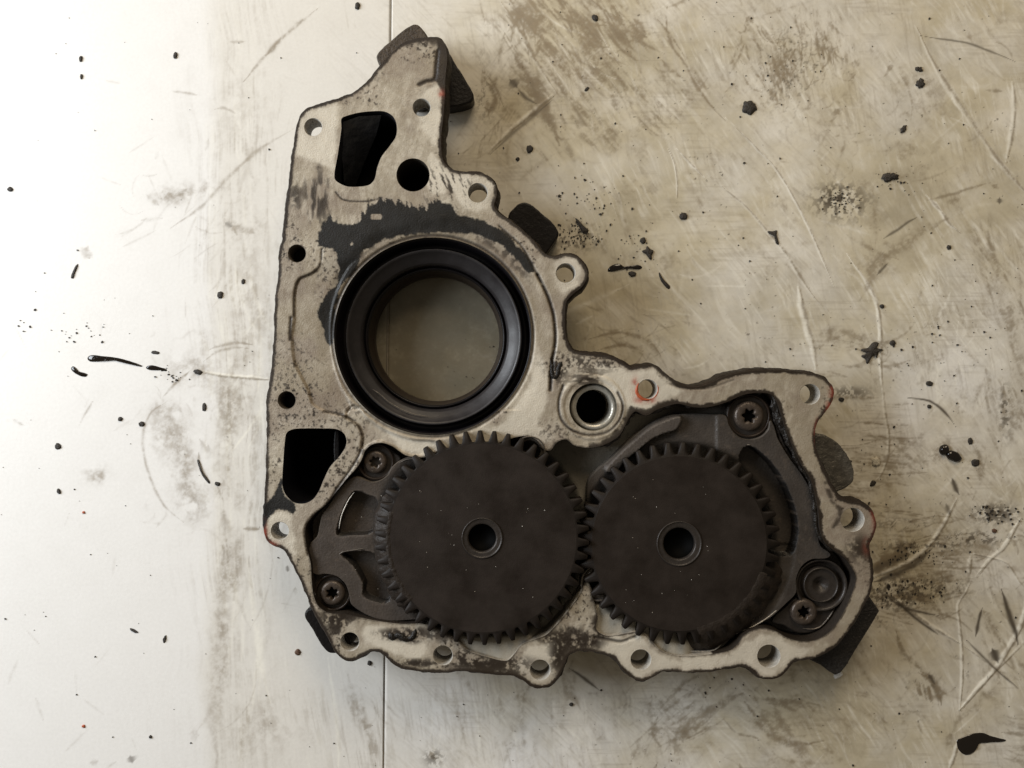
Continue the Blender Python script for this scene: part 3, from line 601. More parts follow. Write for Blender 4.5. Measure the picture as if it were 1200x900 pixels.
def cast_col(x, y):
    base = np.array([.60, .545, .445]); n1 = fbm(x, y, 45, 311, 5); n2 = fbm(x, y, 9, 321, 4, .6); n3 = fbm(x, y, 3.2, 331, 3, .7)
    col = base*(1+(n1-.5)*.30+(n2-.5)*.22)[:, None]
    br = np.zeros(x.shape); dk = np.zeros(x.shape); lt = np.zeros(x.shape); red = np.zeros(x.shape)
    # grimy cast texture everywhere that was not machined clean
    cl = np.zeros(x.shape)
    for P in CLEANP: cl = np.maximum(cl, ss(-4, 3, sdist(x, y, P, 12)+(n2-.5)*9))
    br += (.50*ss(.48, .72, n1)+.45*ss(.52, .74, n2))*(1-cl*.85)
    cs = ss(.50, .68, fbm(x, y, 48, 371, 3))
    dk += .8*ss(.60, .74, n3)*cs*(1-cl)
    br += (.70*ss(.42, .6, fbm(x, y, 24, 361, 5, .6))+.50*ss(.45, .62, fbm(x*2.0+y*.7, y*.35-x*.12, 8, 363, 4, .6))+.50*ss(.45, .62, fbm(x*.5-y*.9, y*1.4+x*.9, 9, 365, 4, .6))*cs+.28+.35*ss(.5, .6, n3))*(1-cl*.92)
    lt += cl*.85
    # rims: crud along the outside edge and round pocket and cavity edges
    do = dist_poly(x, y, outer_r, True, 14); en = (n2-.5)*5+(n3-.5)*3
    heavy = ss(.35, .6, fbm(x, y, 60, 341, 2))
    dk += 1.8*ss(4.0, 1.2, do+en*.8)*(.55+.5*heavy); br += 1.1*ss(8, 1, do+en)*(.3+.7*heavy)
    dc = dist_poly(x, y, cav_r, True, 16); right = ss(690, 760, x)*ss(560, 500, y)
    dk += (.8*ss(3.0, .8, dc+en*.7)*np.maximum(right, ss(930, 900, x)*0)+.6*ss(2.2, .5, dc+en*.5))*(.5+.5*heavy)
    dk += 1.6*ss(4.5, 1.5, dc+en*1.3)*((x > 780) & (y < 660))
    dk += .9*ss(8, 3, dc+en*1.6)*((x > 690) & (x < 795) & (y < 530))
    for (a, b, r) in HOLES:
        d = np.hypot(x-a, y-b)-r; br += .25*ss(9, 0, np.abs(d+en))
    # right wing: dark inner border and oily brown tint
    tint = ss(930, 1000, x)*ss(430, 520, y)*ss(770, 700, y); br += .50*tint+.55*ss(880, 960, x)*ss(790, 730, y)*(.5+n2)
    dk += .8*np.exp(-(((x-1008)/14)**2+((y-643)/14)**2))*ss(.3, .5, n2); br += .7*np.exp(-(((x-1003)/22)**2+((y-640)/22)**2))
    dk += .6*np.exp(-(polyline_d(x, y, [(966,560),(975,585),(985,600),(978,618)], 15)/3)**2)*ss(.35, .6, n2)
    # streaky wipe marks above the seal
    ang = fbm(x*2.2-y*.25, y*.25, 8, 351, 3, .6)
    z1 = np.exp(-(((x-420)/70)**2+((y-238)/24)**2)); br += 1.2*z1*ss(.45, .62, ang)
    z2 = np.exp(-(((x-372)/14)**2+((y-232)/28)**2)); dk += 1.0*z2*ss(.44, .64, fbm(x*1.6, y*.4, 10, 353, 3, .6)); br += .6*z2
    dk += .7*np.exp(-(((x-346)/7)**2+((y-230)/18)**2))*ss(.4, .6, n2)
    ang2 = fbm(x*1.6-y*.55, y*.3+x*.1, 5, 355, 3, .6)
    z3 = np.exp(-(((x-525)/26)**2+((y-220)/26)**2)); dk += .9*z3*ss(.55, .68, ang2); lt += .5*z3
    # black sealant left round the seal, with a torn streaky upper edge
    s = sdist(x, y, resample(DARKB, 4), 16); tear = (ang-.5)*26*ss(275, 240, y)*ss(530, 500, x)
    seal = ss(-.8, .8, s+(n2-.5)*6+(n3-.5)*3+tear*.8)
    s2 = sdist(x, y, resample(DARKC, 4), 16); seal = np.maximum(seal, ss(-.8, .8, s2+(n3-.5)*3))
    chip = np.maximum(np.exp(-(((x-441)/7)**4+((y-254)/3.6)**4)), np.exp(-(((x-412)/2)**2+((y-286)/2)**2)))
    seal = seal*(1-ss(.4, .6, chip))
    # brown ring between sealant and seal, dirt by the neck
    r = np.hypot(x-BORE[0], y-BORE[1]); top = ss(440, 360, y)
    br += 1.1*ss(136, 122, r+en*2)*top; dk += .5*np.exp(-(((r-130)/7))**2)*ss(.42, .62, n2)*ss(350, 300, y)
    dk += .9*np.exp(-(((r-118)/1.8))**2)*(.35+.5*top)
    br += .9*np.exp(-(((x-644)/9)**2+((y-345)/60)**2)); dk += 1.3*np.exp(-(((x-652)/10)**2+((y-432)/14)**2))*ss(.42, .58, n3)
    dk += .7*np.exp(-(((x-690)/45)**2+((y-424)/9)**2))*ss(.4, .6, n3); dk += .8*np.exp(-(((x-690)/20)**2+((y-444)/9)**2))*ss(.45, .62, fbm(x*.5, y*2, 6, 357, 3))
    br += .6*np.exp(-(((x-655)/40)**2+((y-515)/12)**2)); dk += .5*np.exp(-(((x-655)/30)**2+((y-505)/14)**2))*ss(.5, .7, n3)
    br += .7*np.exp(-(((x-608)/20)**2+((y-300)/16)**2))+.5*ss(.45, .6, n2)*np.exp(-(((x-620)/26)**2+((y-300)/30)**2))
    # recess left of the bore: ochre and grey patches
    rl = ss(0, 2, sdist(x, y, REC_L, 10)); br += .95*rl*(.35+ss(.4, .65, n2*.5+n1*.5)); br += .5*ss(270, 330, y)*ss(520, 480, y)*ss(400, 360, x); 
    br += .6*np.exp(-(((x-395)/20)**2+((y-470)/30)**2)); br += .7*np.exp(-(((x-430)/18)**2+((y-505)/20)**2))
    dk += .6*ss(.56, .68, n3)*np.exp(-(((x-410)/28)**2+((y-525)/50)**2)); dk += .5*ss(.6, .7, n3)*np.exp(-(((x-345)/30)**2+((y-430)/40)**2))
    # bottom edge: sludge
    for (u, v, a, b, k) in ((575,778,40,9,1.3),(545,770,12,8,1.),(470,743,22,6,1.4),(484,746,7,6,1.6),(400,722,22,9,1.2),(395,735,10,12,1.),(668,750,18,14,1.1),(655,770,9,16,1.2),(690,752,16,8,1.),(702,732,6,9,1.9),(707,724,6,5,1.8),(640,746,12,6,.9),(487,777,24,4,1.2),(560,790,50,4,1.3),(520,742,30,9,.6),(700,700,12,22,.35)):
        g = np.exp(-(((x-u)/a)**2+((y-v)/b)**2)); dk += k*g*ss(.36, .54, n2*.6+n3*.4); br += .8*k*g
    dk += 1.0*ss(.3, .8, np.exp(-(polyline_d(x, y, [(617,511),(626,514),(633,522),(637,530)], 10)/1.5)**2))*.6
    for P, w_, d, k in GROOVES: dk += k*np.exp(-(polyline_d(x, y, P, 10)/(w_*1.1))**2)*ss(.25, .55, n2+.15)*(polyline_d(x, y, P, 10) < 9.9)
    # tip of the arm is a browner cast land
    tip = ss(-2, 3, sdist(x, y, [(470,52),(512,48),(512,92),(500,96),(480,106),(450,102),(440,92),(455,70)], 12)); br += .35*tip; dk += 1.1*ss(0, 3, sdist(x, y, [(512,40),(530,45),(530,92),(524,118),(519,110),(509,94),(511,70)], 8)+en*.5)
    dk += .8*ss(58, 46, y+en)*(x > 465)*ss(.3, .6, n2+.1)
    # red assembly sealant
    for (u, v, a, b, k) in ((744,452,4,9,1.4),(751,469,9,4,1.0),(763,470,7,3,.8),(976,452,4,14,.7),(973,478,5,13,.8),(957,505,3,12,.6),(310,622,3.5,9,.9),(318,637,8,3.5,.6),(516,111,4,5,1.2),(1024,600,4,22,.5),(1015,640,4,10,.4)):
        red += k*np.exp(-(((x-u)/a)**2+((y-v)/b)**2))*ss(.3, .55, n2)
    rr = np.abs(np.hypot(x-759, y-456)-12.2); red += .9*np.exp(-(rr/1.8)**2)*ss(-.3, .5, (y-456)/12-(x-759)/12*.6)
    l_ = np.clip(lt, 0, 1)[:, None]*.6; col = col*(1-l_)+np.array([.70, .65, .555])*(.94+.12*n2)[:, None]*l_
    b_ = (1-np.exp(-np.clip(br, 0, 4)*.85))[:, None]; hb = ss(.35, .65, fbm(x, y, 34, 381, 3))[:, None]; col = col*(1-b_*.84)+(np.array([.20, .155, .10])*hb+np.array([.15, .105, .072])*(1-hb))*b_*.84
    d_ = (1-np.exp(-np.clip(dk-.06, 0, 4)*3.6))[:, None]; col = col*(1-d_)+np.array([.026, .018, .012])*d_
    s_ = seal[:, None]; col = col*(1-s_)+np.array([.011, .010, .0085])*(.7+.8*n2)[:, None]*s_
    r_ = np.clip(red, 0, 1)[:, None]*.75; col = col*(1-r_)+np.array([.36, .06, .03])*r_
    return col
BLIND = ((348, 297), (336, 469))
hl = [(circ(a, b, r+.7, 40), 27. if (a, b) in BLIND else 23.5, M_lugb if (a, b) in BLIND else None, (.09, .075, .06) if (a, b) in BLIND else (.34, .32, .285)) for a, b, r in HOLES]
hl += [(circ(484, 205, 19.5, 48), 8., M_black, (.035, .03, .024)), (resample(POCK_A, 2.5), 6., M_black, (.012, .012, .014)), (resample(POCK_B, 2.5), 4., M_black, (.004, .004, .006)),
       (circ(695, 477, 28, 56), 33., None, (.09, .08, .06)), (circ(*BORE, 160), 3., None, (.02, .018, .016)), (cav_r, 21., None, lambda x, y: np.where(((y > 690) & (x < 835) & (x > 500))[:, None], np.array([.30, .27, .225]), np.array([.022, .017, .013])))]
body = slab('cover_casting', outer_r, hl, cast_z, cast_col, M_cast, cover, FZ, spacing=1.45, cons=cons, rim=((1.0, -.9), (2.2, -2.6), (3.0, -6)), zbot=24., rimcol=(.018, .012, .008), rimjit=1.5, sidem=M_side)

# wall that carries the seal down to the bench, floor of the gear chamber
lathe('seal_housing', BORE[0], BORE[1], [(117, 30), (127, 30), (129, 1.0), (117, 1.0)][::-1], M_dull, cover, FZ, 96)
def floor_col(x, y):
    n1 = fbm(x, y, 30, 401, 4); n2 = fbm(x, y, 5, 405, 3)
    base = np.array([.40, .37, .31])*(.75+.5*n1)[:, None]
    up = ss(600, 530, y)*ss(640, 655, x)*ss(745, 690, x); base = base*(1-up[:, None]*.78)+np.array([.09, .075, .058])*(up*.78)[:, None]
    rt = np.maximum(ss(840, 880, x), ss(760, 800, x)*ss(700, 640, y))
    rt = rt*(1-ss(745, 752, y)*ss(900, 850, x)); base = base*(1-rt[:, None]*.9)+np.array([.06, .052, .046])*(rt*.9)[:, None]
    lf = ss(520, 480, x); base = base*(1-lf[:, None]*.72)+np.array([.09, .072, .055])*(lf*.72)[:, None]
    lg = np.exp(-(((x-652)/24)**2+((y-552)/24)**2))[:, None]; base = base*(1-lg)+np.array([.16, .15, .12])*lg
    d = ss(.6, .75, n2*.6+n1*.4)[:, None]*.5; base = base*(1-d)+np.array([.05, .04, .03])*d
    g = np.maximum(ss(129, 122, np.hypot(x-565, y-631))*(1-.8*ss(735, 745, y)), ss(121, 114, np.hypot(x-796, y-637))*(1-.85*ss(715, 730, y)*ss(800, 780, x))); return base*(1-.9*g)[:, None]  # floor colour darkened below both gears as painted shade
cav_o = ccw(cav_r); fl = cav_o+normals(cav_o)*2.6
slab('chamber_floor', fl, [], lambda x, y: 22+15.5*np.maximum(ss(700, 712, y)*ss(690, 700, x)*ss(850, 800, x), ss(735, 748, y)*ss(520, 540, x)*ss(640, 620, x))+(fbm(x, y, 22, 411, 3)-.5)*1.6+(fbm(x, y, 4, 415, 2)-.5)*.2, floor_col, M_cast, cover, FZ, spacing=3.2, zbot=.5, rim=((.1, -.5), (.1, -1)))

# ---- dark pump housings
PL = [(497,537),(487,536),(477,538),(467,542),(460,548),(455,557),(447,563),(437,566),(427,563),(416,560),(407,564),(395,577),(386,592),(378,604),(375,618),(372,630),(365,637),(362,651),(363,667),(371,673),(380,672),(395,675),(405,684),(410,697),(412,707),(421,715),(440,724),(460,727),(495,726),(560,742),(620,720),(650,650),(630,580),(570,545)]
P1 = [(415,576),(424,577),(432,581),(439,583),(443,592),(445,602),(444,612),(438,622),(430,626),(412,627),(395,627),(395,619),(400,602),(407,587)]
P2 = [(400,650),(406,647),(430,646),(441,650),(450,656),(456,663),(457,680),(458,696),(456,704),(451,707),(440,705),(430,701),(425,695),(426,685),(422,675),(415,664),(407,656)]
P3 = [(452,566),(458,563),(463,570),(465,580),(473,596),(468,600),(460,592),(455,583)]
pc = []; 
for P in (P1, P2): a, b = inset_pair(P, 1.0); pc += [a, b]
def pl_z(x, y):
    z = np.full(x.shape, 37.)
    for P in (P1, P2): z -= 8.0*ss(-.1, 1.0, sdist(x, y, resample(P, 3), 8))
    z -= 1.0*ss(470, 380, x)*ss(640, 560, y)
    r = np.hypot(x-565, y-631); z += .9*ss(107, 105, r)
    return z+(fbm(x, y, 14, 421, 3)-.5)*.35
def pl_col(x, y):
    n = fbm(x, y, 16, 425, 4); n2 = fbm(x, y, 4, 427, 3)
    c = np.array([.060, .049, .041])*(.7+.6*n)[:, None]
    for P in (P1, P2):
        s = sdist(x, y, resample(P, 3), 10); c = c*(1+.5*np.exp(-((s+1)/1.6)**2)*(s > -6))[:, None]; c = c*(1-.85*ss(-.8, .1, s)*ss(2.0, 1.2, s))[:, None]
    k = ss(.66, .8, n2)[:, None]*.6; c = c*(1-k)+np.array([.09, .07, .055])*k
    rg = np.hypot(x-565, y-631); return c*(1-.75*ss(134, 126, rg)*(y < 600))[:, None]*(1-.6*ss(126, 120, rg))[:, None]  # plate darkened round and under the gear: shade of the tooth gaps painted in
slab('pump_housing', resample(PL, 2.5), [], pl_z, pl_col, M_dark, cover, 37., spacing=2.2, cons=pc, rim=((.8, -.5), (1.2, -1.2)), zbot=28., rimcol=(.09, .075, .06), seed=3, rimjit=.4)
PR = [(690,566),(700,552),(713,542),(730,525),(743,513),(760,500),(782,489),(800,486.5),(840,487),(850,488),(853,497),(859,507),(868,514),(880,516),(893,512),(901,503),(903,494),(911,515),(923,535),(938,555),(949,575),(955,600),(957,625),(961,640),(972,651),(950,655),(938,664),(932,679),(932,694),
 (921,706),(905,721),(890,731),(872,739),(860,745),(848,756),(838,762),(813,763),(795,764),(770,752),(740,728),(715,700),(700,650),(690,600)]
SLOT = [(871,525),(880,523),(891,530),(906,545),(921,569),(931,595),(935,620),(932,640),(926,651),(914,651),(902,645),(906,615),(899,590),(884,565),(866,540)]
RIB = [(797,487.5),(798,494),(791,504),(778,508),(763,515),(747,528),(733,540),(722,552),(709,552),(714,542),(730,526),(744,514),(760,501),(782,490.5)]
pc = []
a, b = inset_pair(SLOT, 1.0); pc += [a, b]; a, b = inset_pair(RIB, 1.2); pc += [b]
def pr_z(x, y):
    z = np.full(x.shape, 34.5); z -= 10.*ss(-.1, 1.0, sdist(x, y, resample(SLOT, 3), 8)); z += 4.2*ss(-.1, 1.2, sdist(x, y, resample(RIB, 3), 8))
    z += 1.2*ss(838, 841, x)*ss(-.15, .0, (x-600)/900.)          # the land round the screw stands proud
    ry = np.hypot(x-796, y-637); z -= .8*ss(137, 134, ry)*(y > 640)
    return z+(fbm(x, y, 14, 431, 3)-.5)*.35
def pr_col(x, y):
    n = fbm(x, y, 16, 435, 4); n2 = fbm(x, y, 4, 437, 3)
    c = np.array([.054, .046, .040])*(.7+.6*n)[:, None]
    s = sdist(x, y, resample(RIB, 3), 10); c = c*(1+.5*ss(-1, 1, s))[:, None]
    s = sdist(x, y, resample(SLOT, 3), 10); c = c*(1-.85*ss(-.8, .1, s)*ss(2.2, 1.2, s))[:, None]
    k = ss(.66, .8, n2)[:, None]*.6; c = c*(1-k)+np.array([.085, .068, .055])*k
    return c*(1-.8*ss(123, 117, np.hypot(x-796, y-637)))[:, None]  # shade under the right gear put into the plate colour
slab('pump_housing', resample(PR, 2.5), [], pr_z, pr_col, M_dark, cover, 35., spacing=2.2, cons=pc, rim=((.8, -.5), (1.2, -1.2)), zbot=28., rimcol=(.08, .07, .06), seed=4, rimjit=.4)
# sloping oily lip between right housing and casting
tube('housing_lip', [(905,474),(909,497),(918,522),(934,548),(946,568),(952,590),(955,615),(960,632)], 33, 1.3, M_dull2, cover, 33)
tube('worn_edge_glint', [(796,763.5),(813,763),(826,763),(838,761),(848,752),(860,743),(878,736),(896,726),(912,713),(925,700),(933,690)], 35.2, .42, M_steel, cover, 35)
tube('worn_edge_glint', [(397,620),(400,605),(404,595),(409,585),(415,577)], 36.6, .35, M_steel, cover, 37)  # bright tube along the pocket: its wet edge highlight put into the shape
tube('worn_edge_glint', [(397,650),(401,647),(412,645),(430,642)], 37.1, .30, M_dull, cover, 37)
tube('worn_edge_glint', [(467,543),(475,539),(484,537.5),(497,537.5)], 37.0, .32, M_dull, cover, 37)
tube('worn_edge_glint', [(868,524),(873,521.5),(879,521),(884,524)], 35.4, .30, M_steel, cover, 35)
tube('worn_edge_glint', [(940,736),(952,737),(961,734),(971,723),(978,712)], 31.5, .45, M_dull, cover, 31)

# ---- squeezed-out sealant along the chamber edge
def bead(pts, z, r, zref=38, seed=1):
    P = resample(pts, 1.8, False); q = W(P, zref); n = len(q); t = np.gradient(q, axis=0); t /= np.maximum(np.hypot(t[:, 0], t[:, 1]), 1e-9)[:, None]
    nx = np.stack([-t[:, 1], t[:, 0]], 1); V = []; F = []; k_ = np.arange(n); sd = 9
    w_ = r*(.45+1.1*vnoise(k_/4., k_*0.+seed*3.3, 90+seed))*np.clip(np.minimum(k_, n-1-k_)/4., .1, 1); off = (vnoise(k_/3., k_*0.+seed, 95+seed)-.5)*1.3
    for i in range(n):
        for k in range(sd):
            a = k/sd*2*math.pi; rr = w_[i]*(.85+.3*random.random())
            V.append((q[i, 0]+nx[i, 0]*(math.cos(a)*rr+off[i]), q[i, 1]+nx[i, 1]*(math.cos(a)*rr+off[i]), z+math.sin(a)*rr*.7))
    for i in range(n-1):
        for k in range(sd): F.append([i*sd+k, i*sd+(k+1) % sd, (i+1)*sd+(k+1) % sd, (i+1)*sd+k])
    return link('sealant_bead', mesh('sealant_bead', np.array(V)*MM, F, True), M_seal, cover)
M_seal = mat('old_black_sealant', (.012, .0095, .0075), rough=.4, spec=.3, bump=.0006, bscale=900, var=.4, vscale=500)
for nm, (hx, hy, hr, a0, a1, tr) in enumerate([(759,456,12.6,70,215,.75),(759,456,13.6,95,190,.7),(759,456,12.4,-30,60,.35)]):
    tube('red_sealant', [(hx+hr*math.cos(math.radians(a)), hy+hr*math.sin(math.radians(a))) for a in np.linspace(a0, a1, 14)], 39.9, tr, M_red, cover, FZ)
tube('red_sealant', [(513,105),(517,109),(519,114)], 39.3, .5, M_red, cover, FZ)
bead([(757,485),(768,480),(781,475),(795,472),(812,476),(830,476),(852,470),(870,462),(890,459),(903,461),(909,472),(917,500),(927,525),(937,545),(947,562),(952,580),(956,600),(958,620),(966,636),(979,646)], 38.6, 1.25, seed=1)
bead([(905,468),(911,484),(918,503),(926,522),(934,538),(944,556)], 36.8, 2.0, seed=2)
bead([(703,523),(715,517),(725,509),(732,498),(739,488),(746,483)], 38.2, 1.9, seed=3)
bead([(758,486),(766,482),(776,477),(784,474),(790,472)], 38.2, 2.4, seed=4)
bead([(366,690),(372,708),(383,718),(398,723)], 38.4, 1.2, seed=5)
bead([(455,738),(461,746),(468,744),(477,748),(484,744),(490,735)], 39.7, 1.5, seed=6)
bead([(645,418),(646,430),(650,442),(655,430),(658,420)], 39.4, 1.2, seed=8)

# ---- gears
def gear(cx, cy, ra, rr, N, ph, z1, th, hub_r, hole_r, label, step=.02, zd=6.2):
    g = bpy.data.objects.new('gear', None); C.objects.link(g); g.parent = cover; g['label'] = label
    zr = z1; k = sc(zr); c = W((cx, cy), zr)[0]; pts = []; inner = []
    rng_ = random.Random(N)
    for i in range(N):
        a0 = ph+i*2*math.pi/N; p = 2*math.pi/N
        prof = [(-.5, rr), (-.37, rr+.3), (-.285, rr+(ra-rr)*.34), (-.205, rr+(ra-rr)*.70), (-.13, ra-.25), (-.07, ra+.2), (.07, ra+.2), (.13, ra-.25), (.205, rr+(ra-rr)*.70), (.285, rr+(ra-rr)*.34), (.37, rr+.3)]
        for t, r in prof: pts.append((a0+t*p, r+rng_.uniform(-.12, .12)))
    n = len(pts); a = np.array([p[0] for p in pts]); r = np.array([p[1] for p in pts])
    def ring(rad, z): return np.stack([c[0]+rad*k*np.cos(a), c[1]+rad*k*np.sin(a), np.full(n, z)], 1)
    top_r = np.minimum(r, rr-2.0)
    # face disc: hub hole out to the tooth roots
    V = [ring(np.full(n, hub_r), z1), ring(np.full(n, rr*.45), z1), ring(np.full(n, rr*.8), z1), ring(top_r, z1)]
    F = np.concatenate([ring_faces(n, i*n, (i+1)*n, True) for i in range(3)])
    link('gear_face', mesh('gear_face', np.concatenate(V)*MM, F, False), M_gear, g)
    # toothed rim: slightly lower than the face, its edges eased
    V = [ring(top_r, z1), ring(top_r+.4, z1-step), ring(r-.2, z1-step-.01), ring(r, z1-step-.15), ring(r, z1-th)]
    F = np.concatenate([ring_faces(n, i*n, (i+1)*n, True) for i in range(4)])
    link('tooth_rim', mesh('tooth_rim', np.concatenate(V)*MM, F, False), M_tooth, g)
    lathe('underside', cx, cy, [(rr-3, z1-th), (hub_r, z1-th)], M_gear, g, zr, 48)
    h = lathe('hub', cx, cy, [(hub_r+2.6, z1+.02), (hub_r+2.4, z1+.55), (hub_r+1.6, z1+.75), (hub_r+1.0, z1+.3), (hub_r-.2, z1+.15), (hole_r+2.5, z1+.15), (hole_r+.8, z1+.05), (hole_r, z1-.7), (hole_r, z1-3)][::1], M_dull2, g, zr, 56)
    lathe('shaft_bore', cx, cy, [(hole_r+.1, z1-2.5), (hole_r, z1-zd), (1, z1-zd-.05)], M_black, g, zr, 32, closed=True)
    return g
# angles run counter-clockwise from +X in plan; left gear gap at 1.5 deg, right gear tooth opposite
p1 = 2*math.pi/46; p2 = 2*math.pi/41
G1 = gear(565, 630.5, 125.5, 112.5, 46, math.radians(1.3)+p1*.5, 45.5, 9, 21.5, 16.2, 'dark steel gear left of the meshing teeth')
G2 = gear(796, 637, 118.5, 104.5, 41, math.radians(180-4.6), 42.5, 7.5, 24.0, 18.3, 'dark steel gear in the right hand housing', .12, 6.4)

# ---- set oil sludge packed between teeth and housing
def sludge(name, cx, cy, r0, r1, a0, a1, z0, z1, zref, m):
    c = W((cx, cy), zref)[0]; k = sc(zref); na = 90; nr = 9; V = []; idx = np.arange(na*nr).reshape(na, nr)
    for i in range(na):
        t = i/(na-1); a = math.radians(a0+(a1-a0)*t); e = min(1, t*9, (1-t)*9)
        for j in range(nr):
            s_ = j/(nr-1); rr = r0+(r1-r0)*s_+3.5*(vnoise(np.array([i*.35]), np.array([j*.7]), 77)[0]-.5)*(.3+s_)
            z = z0+(z1-z0)*s_**2-(1-e)*6+(vnoise(np.array([i*.5]), np.array([j*.9]), 78)[0]-.5)*.3
            if j == 0: z = min(z, zref-.15)
            if j == nr-1: z -= 4
            V.append((c[0]+rr*k*math.cos(a), c[1]+rr*k*math.sin(a), z))
    F = np.stack([idx[:-1, :-1], idx[:-1, 1:], idx[1:, 1:], idx[1:, :-1]], -1).reshape(-1, 4)
    if a1 < a0: F = F[:, ::-1]
    return link(name, mesh(name, np.array(V)*MM, F, True), m, cover)
M_sl = mat('caked_oil', (.024, .0178, .0135), rough=.5, spec=.25, bump=.0005, bscale=600, var=.35, vscale=250)
sludge('caked_oil', 565, 630.5, 107, 132, 156, 229, 46.0, 38.0, 45.5, M_sl)
sludge('caked_oil', 796, 637, 99, 135, -86, -11, 43.0, 35.6, 42.5, M_sl)

# ---- oil seal
seal = bpy.data.objects.new('oil_seal', None); C.objects.link(seal); seal.parent = cover
bx, by = BORE[0], BORE[1]
def rev(p): return p[::-1]
lathe('seal_case', bx, by, rev([(104, 30), (105, 23), (113.5, 23), (114.3, 36.5), (115.2, 37.2), (116.2, 36.5), (116.2, 20)]), M_rub, seal, FZ, 120)
lathe('seal_ring', bx, by, rev([(86.5, 22), (88, 27.2), (90, 28.2), (95, 29.6), (101, 32.2), (103.2, 33.6), (104.6, 33.2), (105.2, 23)]), M_rubg, seal, FZ, 120)
lathe('dust_lip', bx, by, rev([(81.5, 19), (82.5, 23.4), (83.8, 23.8), (85.2, 22.4), (86, 19), (87.2, 22)]), M_rub, seal, FZ, 120)
lathe('inner_lip', bx, by, rev([(77.5, 4), (77.2, 11), (77.9, 12), (79.2, 13.5), (81.2, 18.5), (82.0, 20.5)]), M_brn, seal, FZ, 120)
tube('garter_scratch', [(437,456),(446,462),(455,470),(470,479),(485,485),(503,488)], 31.2, .28, M_dull, seal, 30)

# ---- sleeve in the bore right of the seal
sl = lathe('dowel_sleeve', 696.5, 477.5, rev([(20.6, 8), (20.6, 36), (21.4, 36.8), (25, 37.2), (26.5, 36.6), (28.5, 34), (28.5, 30)]), mat('bright_sleeve', (.42, .40, .35), rough=.35, metal=.5, bump=.0002, bscale=700, var=.3, vscale=300), cover, FZ, 64)
link('sleeve_dark_depth', mesh('sleeve_dark_depth', np.c_[W(circ(696.5, 477.5, 22, 32), FZ), np.full(32, 9.)]*MM, [list(range(32))[::-1]]), M_black, cover)

# ---- screws
def screw(cx, cy, r, z, ph=0., col=None, wr=0):
    k = sc(z); c = W((cx, cy), z)[0]; n = 48; a = np.arange(n)/n*2*np.pi
    star = r*(.43+.085*np.cos(6*(a+ph)))
    e = bpy.data.objects.new('screw', None); C.objects.link(e); e.parent = cover
    rings = [(np.full(n, r), z-6), (np.full(n, r), z-1.6), (np.full(n, r*.95), z-.7), (np.full(n, r*.82), z-.15), (np.full(n, r*.66), z), (star+r*.06, z-.05), (star, z-.5), (star*.93, z-3.4)]
    V = [np.stack([c[0]+rd*k*np.cos(a), c[1]+rd*k*np.sin(a), np.full(n, zz)], 1) for rd, zz in rings]
    F = np.concatenate([ring_faces(n, i*n, (i+1)*n) for i in range(len(rings)-1)])
    link('screw_head', mesh('screw_head', np.concatenate(V)*MM, F, False), M_screw, e)
    q = np.stack([c[0]+star*.94*k*np.cos(a), c[1]+star*.94*k*np.sin(a), np.full(n, z-3.2)], 1)
    link('star_socket_dark_depth', mesh('star_socket_dark_depth', q*MM, [list(range(n))]), M_black, e)
    if wr: lathe('counterbore', cx, cy, [(wr+1.5, z-2.0), (wr, z-1.4), (wr-1.2, z-2.4), (wr-2, z-5), (r*.9, z-5.3)], M_brn, e, z, 56)
    return e
screw(439.5, 541.5, 13.5, 37.0, .2, wr=20); screw(389, 695.5, 14.5, 36.5, .45, wr=20)
screw(878.5, 487.5, 17.5, 36.5, .1, wr=24); screw(943, 718, 15.5, 34.5, .3, wr=0)
cap = bpy.data.objects.new('plug', None); C.objects.link(cap); cap.parent = cover
lathe('plug_rim', 963, 686, [(31, 27), (30.5, 33.6), (29.5, 34.2), (27, 32), (25, 28.5), (21, 28.5), (20.8, 32.6), (20, 33.4), (19, 33.3), (18.4, 32.2)], M_dull2, cap, 34, 64)
lathe('plug_face', 963, 686, [(18.5, 32.2), (12, 31.6), (9.5, 31.8), (8.5, 31.0), (4.5, 30.9), (3.5, 29.8)], M_dull2, cap, 34, 48, closed=True)
lathe('boss_ring', 702, 683, [(22, 30), (22, 38.2), (21, 38.8), (19.5, 38.6), (18.6, 37.2), (17, 37.0), (16, 38.0), (14.5, 38), (13.5, 36), (13.5, 30)], M_dull, cover, 38, 48)
lathe('boss_ring', 621, 529, [(18.6, 30), (18.6, 39.8), (17.8, 40.4), (16.6, 40.2), (16, 39), (13, 39), (12.4, 37), (12.4, 30)], M_dull, cover, 40, 48)
# collars round the left-hand screws
prism('screw_land', [(366,672),(380,671),(394,675),(404,685),(410,698),(404,712),(392,717),(380,713),(370,704)], 28, 33.0, M_dull2, cover, 33)
prism('screw_land', [(425,536),(430,527),(440,522),(452,523),(462,530),(470,538),(462,546),(455,556),(446,563),(436,564),(427,556)], 28, 34.0, M_dull2, cover, 34)
prism('screw_land', [(852,476),(862,468),(880,464),(896,468),(906,484),(905,500),(896,512),(880,517),(864,512),(854,498)], 28, 33.2, M_dull2, cover, 33)
prism('screw_land', [(920,712),(935,700),(955,705),(975,700),(980,712),(970,728),(955,740),(935,742),(918,733),(905,728)], 28, 31.0, M_dull2, cover, 31)

